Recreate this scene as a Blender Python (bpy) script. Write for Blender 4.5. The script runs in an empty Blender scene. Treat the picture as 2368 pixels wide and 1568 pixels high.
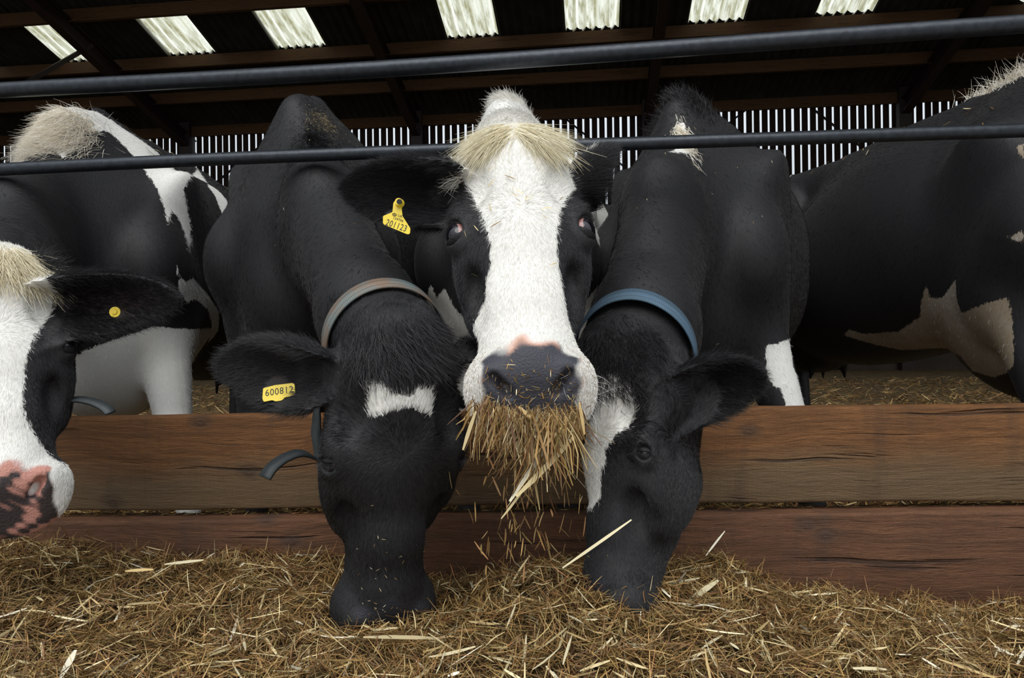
import bpy, bmesh, math, random
import numpy as np
from mathutils import Vector, Matrix

# ------------------------------------------------------------------ camera
C = bpy.context.scene.collection
scene = bpy.context.scene
F = 1650.0                      # focal length in pixels of the 2368 x 1568 frame
CAM = np.array([0.0, 0.0, 0.70])
ROLL = 0.012
cam_d = bpy.data.cameras.new('camera')
cam_d.sensor_width = 36.0
cam_d.lens = 36.0 * F / 2368.0
cam_d.clip_start = 0.02
cam_d.clip_end = 400
cam = bpy.data.objects.new('camera', cam_d)
C.objects.link(cam)
cr, sr = math.cos(ROLL), math.sin(ROLL)
cam.matrix_world = Matrix(((cr, sr, 0, CAM[0]), (0, 0, -1, CAM[1]), (-sr, cr, 0, CAM[2]), (0, 0, 0, 1)))
scene.camera = cam

# ------------------------------------------------------------------ light
world = bpy.data.worlds.new('overcast_sky')
scene.world = world
world.use_nodes = True
wn = world.node_tree.nodes
bg = wn['Background']
# overcast dome: three times brighter overhead than at the horizon
wl_ = world.node_tree.links
w_tc = wn.new('ShaderNodeTexCoord')
w_sep = wn.new('ShaderNodeSeparateXYZ')
w_mr = wn.new('ShaderNodeMapRange')
w_mr.inputs['From Min'].default_value = -0.02
w_mr.inputs['From Max'].default_value = 1.0
w_mr.inputs['To Min'].default_value = 0.45
w_mr.inputs['To Max'].default_value = 1.35
wl_.new(w_tc.outputs['Generated'], w_sep.inputs[0])
wl_.new(w_sep.outputs[2], w_mr.inputs['Value'])
wl_.new(w_mr.outputs[0], bg.inputs['Strength'])
bg.inputs['Color'].default_value = (0.86, 0.93, 1.0, 1)
sun_d = bpy.data.lights.new('sun', 'SUN')
sun_d.energy = 1.6
sun_d.angle = math.radians(50)
sun_d.color = (1.0, 0.97, 0.92)
sun = bpy.data.objects.new('sun', sun_d)
C.objects.link(sun)
sun.rotation_euler = Vector((0.12, 0.62, -0.78)).to_track_quat('-Z', 'Y').to_euler()
scene.view_settings.view_transform = 'Standard'
scene.view_settings.look = 'None'
scene.view_settings.gamma = 1.0
scene.view_settings.use_curve_mapping = False
scene.view_settings.exposure = 0.35

rng = np.random.default_rng(7)
random.seed(7)


def at(px, py, d):
    """world point seen at a pixel of the photograph, d metres in front of the camera"""
    u = (px - 1184.0) / F
    v = -(py - 784.0) / F
    return np.array([CAM[0] + d * (u * cr + v * sr), CAM[1] + d, CAM[2] + d * (-u * sr + v * cr)])


def unit(v):
    v = np.asarray(v, float)
    return v / (np.linalg.norm(v) + 1e-12)


# ------------------------------------------------------------------ object helpers
def link(name, data, mat=None, parent=None):
    o = bpy.data.objects.new(name, data)
    C.objects.link(o)
    if mat is not None and data is not None and len(data.materials) == 0:
        data.materials.append(mat)
    if parent is not None:
        o.parent = parent
    return o


def tag(o, label=None, cat=None, group=None, kind=None):
    if label: o['label'] = label
    if cat: o['category'] = cat
    if group: o['group'] = group
    if kind: o['kind'] = kind
    return o


def mesh_from(name, verts, faces, smooth=False):
    me = bpy.data.meshes.new(name)
    verts = np.asarray(verts, np.float32)
    if isinstance(faces, np.ndarray):
        n, k = faces.shape
        me.vertices.add(len(verts))
        me.vertices.foreach_set('co', verts.ravel())
        me.loops.add(n * k)
        me.loops.foreach_set('vertex_index', faces.astype(np.int32).ravel())
        me.polygons.add(n)
        me.polygons.foreach_set('loop_start', np.arange(0, n * k, k, dtype=np.int32))
        me.update(calc_edges=True)
        me.validate()
    else:
        me.from_pydata([tuple(v) for v in verts], [], [tuple(f) for f in faces])
        me.update()
    if smooth:
        me.polygons.foreach_set('use_smooth', np.ones(len(me.polygons), bool))
    return me


def attr_f(me, name, vals, domain='POINT'):
    a = me.attributes.new(name, 'FLOAT', domain)
    a.data.foreach_set('value', np.asarray(vals, np.float32))


def attr_c(me, name, vals, domain='POINT'):
    a = me.attributes.new(name, 'FLOAT_COLOR', domain)
    v = np.ones((len(vals), 4), np.float32)
    v[:, :3] = vals
    a.data.foreach_set('color', v.ravel())


def box_mesh(name, sx, sy, sz, bevel=0.0, seg=2):
    bm = bmesh.new()
    bmesh.ops.create_cube(bm, size=1.0)
    bmesh.ops.scale(bm, vec=(sx, sy, sz), verts=bm.verts)
    if bevel > 0:
        bmesh.ops.bevel(bm, geom=list(bm.edges), offset=bevel, segments=seg, affect='EDGES', profile=0.6)
    me = bpy.data.meshes.new(name)
    bm.to_mesh(me)
    bm.free()
    return me


def bar_mesh(name, a, b, w, h, up=(0, 0, 1), bevel=0.0):
    """a box beam from a to b (world space), w across, h along up"""
    a, b = np.asarray(a, float), np.asarray(b, float)
    d = unit(b - a)
    s = unit(np.cross(d, up))
    u = np.cross(s, d)
    me = box_mesh(name, np.linalg.norm(b - a), w, h, bevel)
    M = Matrix(((d[0], s[0], u[0], (a[0] + b[0]) / 2), (d[1], s[1], u[1], (a[1] + b[1]) / 2),
                (d[2], s[2], u[2], (a[2] + b[2]) / 2), (0, 0, 0, 1)))
    return me, M


def tube_geo(pts, r, n=12, cap=True, flat=None):
    """swept tube through pts; r scalar or per point; flat=(w,t,up) makes a strap"""
    pts = np.asarray(pts, float)
    m = len(pts)
    r = np.broadcast_to(np.asarray(r, float), (m,))
    tan = np.gradient(pts, axis=0)
    tan /= np.linalg.norm(tan, axis=1)[:, None] + 1e-9
    ref = np.array([0.0, 0.0, 1.0]) if abs(tan[0][2]) < 0.9 else np.array([1.0, 0, 0])
    V, Fc = [], []
    s = unit(np.cross(tan[0], ref))
    for i in range(m):
        s = unit(s - tan[i] * np.dot(s, tan[i]))
        u = np.cross(s, tan[i])
        for k in range(n):
            a = 2 * math.pi * k / n
            V.append(pts[i] + r[i] * (math.cos(a) * s + math.sin(a) * u))
    for i in range(m - 1):
        for k in range(n):
            k2 = (k + 1) % n
            Fc.append((i * n + k, i * n + k2, (i + 1) * n + k2, (i + 1) * n + k))
    if cap:
        Fc.append(tuple(range(n))[::-1])
        Fc.append(tuple((m - 1) * n + k for k in range(n)))
    return V, Fc


# ------------------------------------------------------------------ material helpers
def new_mat(name):
    m = bpy.data.materials.new(name)
    m.use_nodes = True
    nt = m.node_tree
    b = nt.nodes['Principled BSDF']
    return m, nt, b


def N(nt, kind, **kw):
    n = nt.nodes.new(kind)
    for k, v in kw.items():
        setattr(n, k, v)
    return n


def setin(n, **kw):
    for k, v in kw.items():
        n.inputs[k.replace('_', ' ')].default_value = v
    return n


def ramp(nt, stops, src):
    r = N(nt, 'ShaderNodeValToRGB')
    e = r.color_ramp.elements
    while len(e) < len(stops):
        e.new(0.5)
    for i, (p, c) in enumerate(stops):
        e[i].position = p
        e[i].color = (c[0], c[1], c[2], 1)
    nt.links.new(src, r.inputs['Fac'])
    return r.outputs['Color']


def mixc(nt, fac, a, b, mode='MIX'):
    m = N(nt, 'ShaderNodeMix', data_type='RGBA', blend_type=mode)
    for sock, val in ((m.inputs[0], fac), (m.inputs[6], a), (m.inputs[7], b)):
        if isinstance(val, (int, float)):
            sock.default_value = val
        elif isinstance(val, (tuple, list)):
            sock.default_value = (val[0], val[1], val[2], 1)
        else:
            nt.links.new(val, sock)
    return m.outputs[2]


def math_n(nt, op, a, b=None, clamp=False):
    m = N(nt, 'ShaderNodeMath', operation=op, use_clamp=clamp)
    for s, v in ((m.inputs[0], a), (m.inputs[1], b)):
        if v is None: continue
        if isinstance(v, (int, float)): s.default_value = v
        else: nt.links.new(v, s)
    return m.outputs[0]


def noise(nt, scale, detail=4, rough=0.55, vec=None, stretch=None, rot=None):
    t = N(nt, 'ShaderNodeTexNoise')
    setin(t, Scale=scale, Detail=detail, Roughness=rough)
    if vec is None:
        vec = N(nt, 'ShaderNodeTexCoord').outputs['Object']
    if stretch is not None:
        mp = N(nt, 'ShaderNodeMapping')
        mp.inputs['Scale'].default_value = stretch
        if rot: mp.inputs['Rotation'].default_value = rot
        nt.links.new(vec, mp.inputs['Vector'])
        vec = mp.outputs['Vector']
    nt.links.new(vec, t.inputs['Vector'])
    return t.outputs['Fac']


def bump(nt, b, h, strength=0.3, dist=0.01):
    bn = N(nt, 'ShaderNodeBump')
    setin(bn, Strength=strength, Distance=dist)
    nt.links.new(h, bn.inputs['Height'])
    nt.links.new(bn.outputs['Normal'], b.inputs['Normal'])


def plain(name, col, rough=0.6, metal=0.0, var=0.25, scale=20, bmp=0.1, spec=0.5):
    m, nt, b = new_mat(name)
    n = noise(nt, scale)
    c = ramp(nt, [(0.3, tuple(x * (1 - var) for x in col)), (0.7, tuple(min(1, x * (1 + var)) for x in col))], n)
    nt.links.new(c, b.inputs['Base Color'])
    setin(b, Roughness=rough, Metallic=metal)
    b.inputs['Specular IOR Level'].default_value = spec
    if bmp: bump(nt, b, n, bmp, 0.005)
    return m


def wood_mat(name, warm, grey, dark, zsplit=None, seed=0.0, rough=0.7):
    """sawn timber, grain along local X; weathered grey below zsplit (local z)"""
    m, nt, b = new_mat(name)
    tc = N(nt, 'ShaderNodeTexCoord').outputs['Object']
    off = N(nt, 'ShaderNodeVectorMath', operation='ADD')
    off.inputs[1].default_value = (seed, seed * 0.7, seed * 1.3)
    nt.links.new(tc, off.inputs[0])
    v = off.outputs[0]
    big = noise(nt, 3.0, 3, 0.5, v, (1.0, 1, 2.5))
    warp = N(nt, 'ShaderNodeVectorMath', operation='SCALE')
    wcol = N(nt, 'ShaderNodeTexNoise')
    setin(wcol, Scale=2.2, Detail=2.0)
    nt.links.new(v, wcol.inputs['Vector'])
    nt.links.new(wcol.outputs['Color'], warp.inputs[0])
    warp.inputs['Scale'].default_value = 0.06
    va = N(nt, 'ShaderNodeVectorMath', operation='ADD')
    nt.links.new(v, va.inputs[0]); nt.links.new(warp.outputs[0], va.inputs[1])
    v2 = va.outputs[0]
    grain = noise(nt, 1.0, 5, 0.68, v2, (6, 30, 95))
    fine = noise(nt, 1.0, 4, 0.75, v2, (34, 120, 300))
    saw = noise(nt, 1.0, 2, 0.5, v, (140, 30, 9), (0, 0.25, 0))
    stain = noise(nt, 1.0, 4, 0.6, v, (9, 3, 2.0))
    c = mixc(nt, big, warm, tuple(x * 0.72 for x in warm))
    c = mixc(nt, ramp(nt, [(0.38, (0, 0, 0)), (0.62, (1, 1, 1))], grain), c, tuple(x * 0.5 for x in warm))
    c = mixc(nt, math_n(nt, 'MULTIPLY', ramp(nt, [(0.45, (0, 0, 0)), (0.62, (1, 1, 1))], fine), 0.45), c, tuple(x * 0.35 for x in warm))
    if zsplit is not None:
        sep = N(nt, 'ShaderNodeSeparateXYZ')
        nt.links.new(tc, sep.inputs[0])
        wv = math_n(nt, 'ADD', sep.outputs[2], math_n(nt, 'MULTIPLY', math_n(nt, 'SUBTRACT', big, 0.5), 0.16))
        mr = N(nt, 'ShaderNodeMapRange')
        setin(mr, From_Min=zsplit + 0.03, From_Max=zsplit - 0.05, To_Min=0.0, To_Max=0.8)
        nt.links.new(wv, mr.inputs['Value'])
        gm = mixc(nt, grain, grey, tuple(x * 0.6 for x in grey))
        c = mixc(nt, mr.outputs[0], c, gm)
    c = mixc(nt, math_n(nt, 'MULTIPLY', ramp(nt, [(0.56, (0, 0, 0)), (0.74, (1, 1, 1))], stain), 0.55), c, dark)
    # knots
    vor = N(nt, 'ShaderNodeTexVoronoi', feature='F1', voronoi_dimensions='2D')
    ksep = N(nt, 'ShaderNodeSeparateXYZ'); kcmb = N(nt, 'ShaderNodeCombineXYZ')
    nt.links.new(v2, ksep.inputs[0])
    nt.links.new(math_n(nt, 'MULTIPLY', ksep.outputs[0], 3.1), kcmb.inputs[0])
    nt.links.new(math_n(nt, 'MULTIPLY', ksep.outputs[2], 5.2), kcmb.inputs[1])
    nt.links.new(kcmb.outputs[0], vor.inputs['Vector'])
    setin(vor, Scale=1.0, Randomness=1.0)
    kd = vor.outputs['Distance']
    ring = math_n(nt, 'SINE', math_n(nt, 'MULTIPLY', kd, 70.0))
    near = ramp(nt, [(0.035, (1, 1, 1)), (0.13, (0, 0, 0))], kd)
    c = mixc(nt, math_n(nt, 'MULTIPLY', near, 0.7), c, dark)
    crack = ramp(nt, [(0.30, (1, 1, 1)), (0.37, (0, 0, 0))], noise(nt, 1.0, 3, 0.6, v2, (1.5, 10, 48)))
    c = mixc(nt, math_n(nt, 'MULTIPLY', crack, 0.6), c, tuple(x * 0.35 for x in dark))
    nt.links.new(c, b.inputs['Base Color'])
    setin(b, Roughness=rough)
    b.inputs['Specular IOR Level'].default_value = 0.35
    h = math_n(nt, 'ADD', math_n(nt, 'MULTIPLY', grain, 0.7), math_n(nt, 'MULTIPLY', fine, 0.5))
    h = math_n(nt, 'ADD', h, math_n(nt, 'MULTIPLY', saw, 0.25))
    h = math_n(nt, 'SUBTRACT', h, math_n(nt, 'MULTIPLY', crack, 1.2))
    h = math_n(nt, 'ADD', h, math_n(nt, 'MULTIPLY', math_n(nt, 'MULTIPLY', ring, near), 0.15))
    bump(nt, b, h, 1.0, 0.006)
    return m


def attr_mat(name, attr, rough=0.6, spec=0.3, trans=0.0):
    m, nt, b = new_mat(name)
    a = N(nt, 'ShaderNodeAttribute', attribute_name=attr)
    nt.links.new(a.outputs['Color'], b.inputs['Base Color'])
    setin(b, Roughness=rough)
    b.inputs['Specular IOR Level'].default_value = spec
    return m


M_straw = attr_mat('straw', 'tint', 0.55, 0.35)
M_hair = attr_mat('hair', 'tint', 0.36, 0.5)
M_rail = plain('dark_galvanised_tube', (0.030, 0.035, 0.043), 0.38, 0.55, 0.3, 70, 0.06)
M_purlin = wood_mat('purlin_timber', (0.11, 0.048, 0.012), (0.1, 0.07, 0.04), (0.05, 0.025, 0.012), None, 3.1)
M_steel = plain('red_oxide_steel', (0.018, 0.007, 0.005), 0.6, 0.0, 0.3, 8, 0.05)
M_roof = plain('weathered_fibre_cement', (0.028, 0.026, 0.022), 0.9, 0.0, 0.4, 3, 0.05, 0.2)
M_slat = plain('dark_slat_timber', (0.020, 0.011, 0.008), 0.8, 0.0, 0.4, 6, 0.1, 0.2)
M_ply = plain('side_cladding', (0.05, 0.04, 0.03), 0.85, 0.0, 0.3, 2, 0.0, 0.2)
M_conc = plain('feed_passage_concrete', (0.30, 0.28, 0.25), 0.85, 0.0, 0.25, 6, 0.15, 0.3)
M_bed = plain('trodden_bedding', (0.11, 0.075, 0.035), 0.9, 0.0, 0.6, 14, 0.5, 0.2)
M_feed = plain('matted_feed', (0.055, 0.036, 0.015), 0.9, 0.0, 0.6, 60, 0.6, 0.2)
M_plank_up = wood_mat('weathered_plank', (0.235, 0.098, 0.030), (0.165, 0.112, 0.058), (0.050, 0.030, 0.018), 0.0, 0.0)
M_plank_low = wood_mat('reddish_plank', (0.180, 0.078, 0.036), (0.20, 0.125, 0.085), (0.055, 0.034, 0.024), None, 5.3)

# translucent corrugated skylight
M_sky, nt, b = new_mat('grp_skylight')
for n in list(nt.nodes):
    if n.type != 'OUTPUT_MATERIAL': nt.nodes.remove(n)
out = [n for n in nt.nodes if n.type == 'OUTPUT_MATERIAL'][0]
tr = N(nt, 'ShaderNodeBsdfTranslucent')
di = N(nt, 'ShaderNodeBsdfDiffuse')
mx = N(nt, 'ShaderNodeMixShader')
tc = N(nt, 'ShaderNodeTexCoord').outputs['Object']
st = noise(nt, 1.0, 4, 0.6, tc, (14, 2.0, 3))
st2 = noise(nt, 26, 4, 0.7, tc)
cc = ramp(nt, [(0.36, (0.36, 0.34, 0.20)), (0.55, (0.82, 0.82, 0.70))], st)
cc = mixc(nt, ramp(nt, [(0.30, (0.7, 0.7, 0.7)), (0.42, (0, 0, 0))], st2), cc, (0.45, 0.42, 0.22))
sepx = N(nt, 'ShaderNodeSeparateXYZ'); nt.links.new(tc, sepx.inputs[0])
wave_shade = math_n(nt, 'SINE', math_n(nt, 'ADD', math_n(nt, 'MULTIPLY', sepx.outputs[0], 2 * math.pi * 6.0 / 1.13), math.pi / 2))
cc = mixc(nt, math_n(nt, 'MULTIPLY', ramp(nt, [(0.62, (0, 0, 0)), (0.95, (1, 1, 1))], math_n(nt, 'ADD', math_n(nt, 'MULTIPLY', wave_shade, 0.5), 0.5)), 0.55), cc, (0.34, 0.32, 0.18))  # olive lines along each wave: corrugation shading painted into the sheet colour
nt.links.new(cc, tr.inputs['Color']); nt.links.new(cc, di.inputs['Color'])
mx.inputs[0].default_value = 0.15
nt.links.new(tr.outputs[0], mx.inputs[1]); nt.links.new(di.outputs[0], mx.inputs[2])
nt.links.new(mx.outputs[0], out.inputs['Surface'])


# ------------------------------------------------------------------ the barn
YAW = 0.115                                    # the barn runs a few degrees off the view
bx = np.array([math.cos(YAW), -math.sin(YAW), 0.0])   # along the building (right side nearer)
by = np.array([math.sin(YAW), math.cos(YAW), 0.0])    # away from the viewer
EAVE_D = 15.0
E0 = at(1184, 276, EAVE_D)                     # eaves line passes here
SLOPE = 0.27                                   # roof rises towards the viewer
FLOOR_Z = 0.0


def barn(u, v, z):
    """u along the building from E0, v towards the viewer from the back wall, z world height"""
    return E0 * np.array([1, 1, 0]) + bx * u - by * v + np.array([0, 0, z])


def roof_z(v):
    return E0[2] + 0.12 + SLOPE * v


def on_roof(px, py, drop=0.0):
    """u, v where a sight line meets the plane of the roof (or one drop metres under it)"""
    o = CAM; d = at(px, py, 1.0) - CAM
    lo, hi = 1.0, 40.0
    n = np.array([0, 0, 1.0]) + SLOPE * by      # z + SLOPE*(by.p) = const
    p0 = barn(0, 0, roof_z(0) - drop)
    t = np.dot(n, p0 - o) / np.dot(n, d)
    p = o + d * t
    q = p - barn(0, 0, 0)
    return float(np.dot(q, bx)), float(-np.dot(q, by))


U0, U1 = -17.0, 13.0
V_FRONT = 13.2                                   # roof ends above the feed barrier

wall = link('wall_back', box_mesh('wall_back_base', U1 - U0, 0.16, 1.3))
wall.data.materials.append(M_ply)
Rbarn = Matrix.Rotation(-YAW, 4, 'Z')
cb = barn((U0 + U1) / 2, -0.1, 0.65)
wall.matrix_world = Matrix.Translation(Vector(cb)) @ Rbarn
tag(wall, kind='structure')
wall_inv = wall.matrix_world.inverted()


def child_w(name, me, mat, parent, M):
    """child object with world matrix M"""
    o = link(name, me, mat, parent)
    o.matrix_parent_inverse = Matrix.Identity(4)
    o.matrix_local = parent.matrix_world.inverted() @ M
    return o


eave_z = E0[2]
PITCH = 0.155
slat_me = box_mesh('slat', 0.112, 0.022, eave_z - 1.25 + 0.02)
nsl = 196
for i in range(nsl):
    u = -16.9 + 0.02 + PITCH * i + rng.normal() * 0.004
    if u > U1: break
    M = Matrix.Translation(Vector(barn(u, 0.02, (eave_z + 1.25) / 2))) @ Rbarn
    child_w('slat', slat_me, M_slat, wall, M)
for zz in (2.1, 3.4):
    me, M = bar_mesh('wall_rail', barn(U0, -0.05, zz), barn(U1, -0.05, zz), 0.05, 0.12)
    child_w('wall_rail', me, M_slat, wall, M)

# rafters / columns: u of every frame
col_px = [(-140, 300), (440, 305), (968, 290), (1497, 262), (2082, 240)]
frame_u = []
for (px, py) in col_px:
    p = at(px, py, 1.0) - CAM
    # intersect with back wall plane
    t = np.dot(by, barn(0, 0, 0) - CAM) / np.dot(by, p)
    q = CAM + p * t - barn(0, 0, 0)
    frame_u.append(float(np.dot(q, bx)))
frame_u.append(frame_u[-1] + 5.3)
for u in frame_u:
    me, M = bar_mesh('column', barn(u, 0.14, -0.1), barn(u, 0.14, eave_z + 0.2), 0.24, 0.2, by)
    child_w('column', me, M_steel, wall, M)
for k in range(len(frame_u) - 1):                 # diagonal wind braces outside the slats
    u0, u1 = frame_u[k], frame_u[k + 1]
    for (a, c) in (((u0 + 0.2, 4.0), (u0 + 2.0, eave_z)), ((u1 - 1.7, eave_z), (u1 - 0.2, 4.0))):
        me, M = bar_mesh('wind_brace', barn(a[0], -0.08, a[1]), barn(c[0], -0.08, c[1]), 0.03, 0.05, by)
        child_w('wind_brace', me, M_steel, wall, M)

ceiling = link('ceiling', None)
tag(ceiling, kind='structure')
ceiling.matrix_world = Matrix.Translation(Vector(barn(0, 0, roof_z(0)))) @ Rbarn

# skylights measured in the photograph: pixel of lower-left corner, lower-right corner
sky_px = [((128, 131), (243, 127)), ((380, 121), (498, 114)), ((636, 110), (757, 104)), ((1032, 91), (1157, 83)),
          ((1303, 77), (1436, 70)), ((1585, 63), (1721, 55)), ((1877, 46), (2017, 36)), ((2340, 12), (2500, 2))]
sky_u = []
for a, c in sky_px:
    ua, va = on_roof(*a); uc, vc = on_roof(*c)
    sky_u.append((ua, uc, (va + vc) / 2))
SKY_W = float(np.median([c - a for a, c, v in sky_u]))
V_ROW0 = float(np.median([v for a, c, v in sky_u]))       # lower edge of the skylight row
pur_v = [0.12]
for (px, py) in ((1184, 186), (1184, 98), (300, 28)):
    pur_v.append(on_roof(px, py, 0.13)[1])
SPV = pur_v[-1] - pur_v[-2]
while pur_v[-1] < V_FRONT - 0.5:
    pur_v.append(pur_v[-1] + 1.3)
AMP, WAVE = 0.03, SKY_W / 6.0


def corrugated(name, width, length):
    """corrugated sheet, x across the waves 0..width, y up the slope 0..length"""
    n = max(2, int(round(width / WAVE * 8)))
    xs = np.linspace(0, width, n + 1)
    zs = AMP * np.cos(2 * math.pi * xs / WAVE)
    V = [(x, 0.0, z) for x, z in zip(xs, zs)] + [(x, length, z) for x, z in zip(xs, zs)]
    Fc = [(i, i + 1, n + 2 + i, n + 1 + i) for i in range(n)]
    return mesh_from(name, V, Fc, True)


ca = math.sqrt(1 + SLOPE ** 2)
rows = [-0.35] + [V_ROW0 - 0.03] + [pur_v[3] - 0.16] + [pur_v[3] + 2.6, pur_v[3] + 5.2, V_FRONT]
# sheet axes: x = bx, y = up the slope towards the viewer
yv = unit(-by + np.array([0, 0, SLOPE]))
zv = np.cross(bx, yv)
if zv[2] < 0: flip = True


def sheet_M(u, v):
    p = barn(u, v, roof_z(v) + 0.04)
    return Matrix(((bx[0], yv[0], zv[0], p[0]), (bx[1], yv[1], zv[1], p[1]), (bx[2], yv[2], zv[2], p[2]), (0, 0, 0, 1)))


cache = {}
edges = [U0]
sky_iv = [(u - SKY_W / 2, u + SKY_W / 2) for u in [(a + c) / 2 for a, c, v in sky_u]]
sky_iv.insert(0, (sky_iv[0][0] - 2.25, sky_iv[0][0] - 2.25 + SKY_W))
cols = []
cur = U0
for a, c in sky_iv:
    n = max(1, int(round((a - cur) / 1.05)))
    for k in range(n):
        cols.append((cur + (a - cur) * k / n, cur + (a - cur) * (k + 1) / n, False))
    cols.append((a, c, True))
    cur = c
n = max(1, int(round((U1 - cur) / 1.05)))
for k in range(n):
    cols.append((cur + (U1 - cur) * k / n, cur + (U1 - cur) * (k + 1) / n, False))
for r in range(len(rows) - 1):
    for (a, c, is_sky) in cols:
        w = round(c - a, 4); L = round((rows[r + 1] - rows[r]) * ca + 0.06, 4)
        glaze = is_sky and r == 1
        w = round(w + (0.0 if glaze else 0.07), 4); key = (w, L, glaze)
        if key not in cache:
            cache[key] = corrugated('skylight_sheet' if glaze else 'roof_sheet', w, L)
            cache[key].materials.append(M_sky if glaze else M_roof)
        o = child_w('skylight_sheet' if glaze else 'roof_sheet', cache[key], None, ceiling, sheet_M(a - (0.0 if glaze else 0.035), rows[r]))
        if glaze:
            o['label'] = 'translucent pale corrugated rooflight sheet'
for v in pur_v:
    me, M = bar_mesh('purlin', barn(U0, v, roof_z(v) - 0.13), barn(U1, v, roof_z(v) - 0.13), 0.075, 0.21)
    child_w('purlin', me, M_purlin, ceiling, M)
for u in frame_u:
    a = barn(u, -0.1, roof_z(-0.1) - 0.36); c = barn(u, V_FRONT, roof_z(V_FRONT) - 0.36)
    for off, w, h in ((0.14, 0.17, 0.025), (-0.14, 0.17, 0.025), (0.0, 0.02, 0.28)):
        me, M = bar_mesh('rafter', a + np.array([0, 0, off]), c + np.array([0, 0, off]), w, h)
        child_w('rafter', me, M_steel, ceiling, M)
# knee brace crossing the first skylight
ua, va = on_roof(212, 72)
pa = barn(ua, va, roof_z(va) - 0.25)
pb = at(90, 175, float(pa[1]) * 0.93)
me, M = bar_mesh('roof_brace', pa, pb + (pb - pa) * 0.2, 0.07, 0.07)
child_w('roof_brace', me, M_steel, ceiling, M)

for nm, u in (('unseen_wall_left', U0 - 0.1), ('unseen_wall_right', U1 + 0.1)):  # side walls out of view, added to block light from the sides
    o = link(nm, box_mesh(nm, 0.15, V_FRONT + 0.4, 10.5), M_ply)
    o.matrix_world = Matrix.Translation(Vector(barn(u, V_FRONT / 2, 5.0))) @ Rbarn
    tag(o, kind='structure')
fl = link('floor', box_mesh('floor', 60, 30, 0.2), M_bed)
fl.location = (0, 16.76, FLOOR_Z - 0.1)
tag(fl, kind='structure')
gr = link('ground', box_mesh('ground', 60, 40, 0.2), M_conc)
gr.location = (0, 1.76 - 20, -0.1 + 0.03)
tag(gr, kind='structure')

# ------------------------------------------------------------------ feed barrier
def plank(name, p_tl, p_tr, height, thick, mat, parent, seed, wane=0.006):
    """timber from end to end along its top edge; local x along, z up, origin mid"""
    a, c = np.asarray(p_tl), np.asarray(p_tr)
    L = float(np.linalg.norm(c - a)); d = unit(c - a)
    s = unit(np.cross(d, (0, 0, 1))); u = np.cross(s, d)
    r = np.random.default_rng(seed)
    nx = 90
    prof = []
    hw, hh = thick / 2, height / 2
    for (sx, sz) in ((-1, -1), (1, -1), (1, 1), (-1, 1)):
        for k in range(4):
            ang = {(-1, -1): 180, (1, -1): 270, (1, 1): 0, (-1, 1): 90}[(sx, sz)] + 30 * k
            rr = 0.009
            prof.append((sx * (hw - rr) + rr * math.cos(math.radians(ang)), sz * (hh - rr) + rr * math.sin(math.radians(ang))))
    V, Fc = [], []
    m = len(prof)
    wob = np.cumsum(r.normal(size=nx)) * 0.0006
    wob -= np.linspace(wob[0], wob[-1], nx)
    wb2 = np.cumsum(r.normal(size=nx)) * 0.0008
    wb2 -= np.linspace(wb2[0], wb2[-1], nx)
    for i in range(nx):
        x = -L / 2 + L * i / (nx - 1)
        for (y, z) in prof:
            V.append((x, y, z + (wob[i] if z > 0 else wb2[i])))
    for i in range(nx - 1):
        for k in range(m):
            k2 = (k + 1) % m
            Fc.append((i * m + k, (i + 1) * m + k, (i + 1) * m + k2, i * m + k2))
    Fc.append(tuple(range(m))); Fc.append(tuple((nx - 1) * m + k for k in range(m))[::-1])
    me = mesh_from(name, V, Fc, True)
    o = link(name, me, mat, parent)
    ctr = (a + c) / 2 - u * hh
    o.matrix_world = Matrix(((d[0], s[0], u[0], ctr[0]), (d[1], s[1], u[1], ctr[1]), (d[2], s[2], u[2], ctr[2]), (0, 0, 0, 1)))
    return o


barrier = link('feed_barrier', None)
tag(barrier, 'low feed barrier of two broad brown planks laid edge on edge', 'barrier')
D_L, D_R = 1.775, 1.715
tl = at(-1300, 985, D_L + 0.032); tr_ = at(3700, 914, D_R - 0.034)
up = plank('plank', tl, tr_, 0.2265, 0.055, M_plank_up, barrier, 3)
up['label'] = 'upper orange-brown plank, greyer along its lower half'
lo_l = at(-1300, 1210, D_L - 0.0); lo_r = at(3700, 1159, D_R - 0.05)
lo = plank('plank', lo_l, lo_r, 0.235, 0.085, M_plank_low, barrier, 4)
lo['label'] = 'lower reddish brown sawn plank standing a little forward'
for px in (-1150, 3550):
    a = at(px, 1300, 1.86); me, M = bar_mesh('post', (a[0], a[1] + .02, -0.05), (a[0], a[1] + .02, 1.62), 0.09, 0.09, (0, 1, 0), 0.006)
    o = link('post', me, M_rail, barrier); o.matrix_world = M


def rail(pts, r, label):
    P = np.array([at(*p) for p in pts])
    # smooth resample
    t = np.linspace(0, 1, len(P)); tt = np.linspace(0, 1, 80)
    Q = np.stack([np.interp(tt, t, P[:, k]) for k in range(3)], 1)
    for _ in range(30):
        Q[1:-1] = (Q[:-2] + Q[2:]) / 2 * 0.5 + Q[1:-1] * 0.5
    V, Fc = tube_geo(Q, r, 20)
    me = mesh_from('feed_rail', V, Fc, True)
    o = link('feed_rail', me, M_rail)
    tag(o, label, 'rail')
    return o


rail([(-1450, 292, 2.16), (-600, 242, 2.00), (0, 208, 1.86), (600, 178, 1.78), (1184, 140, 1.71), (1800, 94, 1.64), (2368, 55, 1.56), (2950, 15, 1.52), (3750, -35, 1.50)], 0.0200,
     'upper dark grey tubular rail crossing above all the cows')
rail([(-1450, 470, 2.1), (-600, 425, 1.97), (0, 391, 1.82), (600, 363, 1.78), (1184, 341, 1.75), (1800, 321, 1.69), (2368, 301, 1.65), (2950, 284, 1.61), (3750, 255, 1.57)], 0.0160,
     'lower dark grey tubular rail running across the cows\' shoulders')

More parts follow.
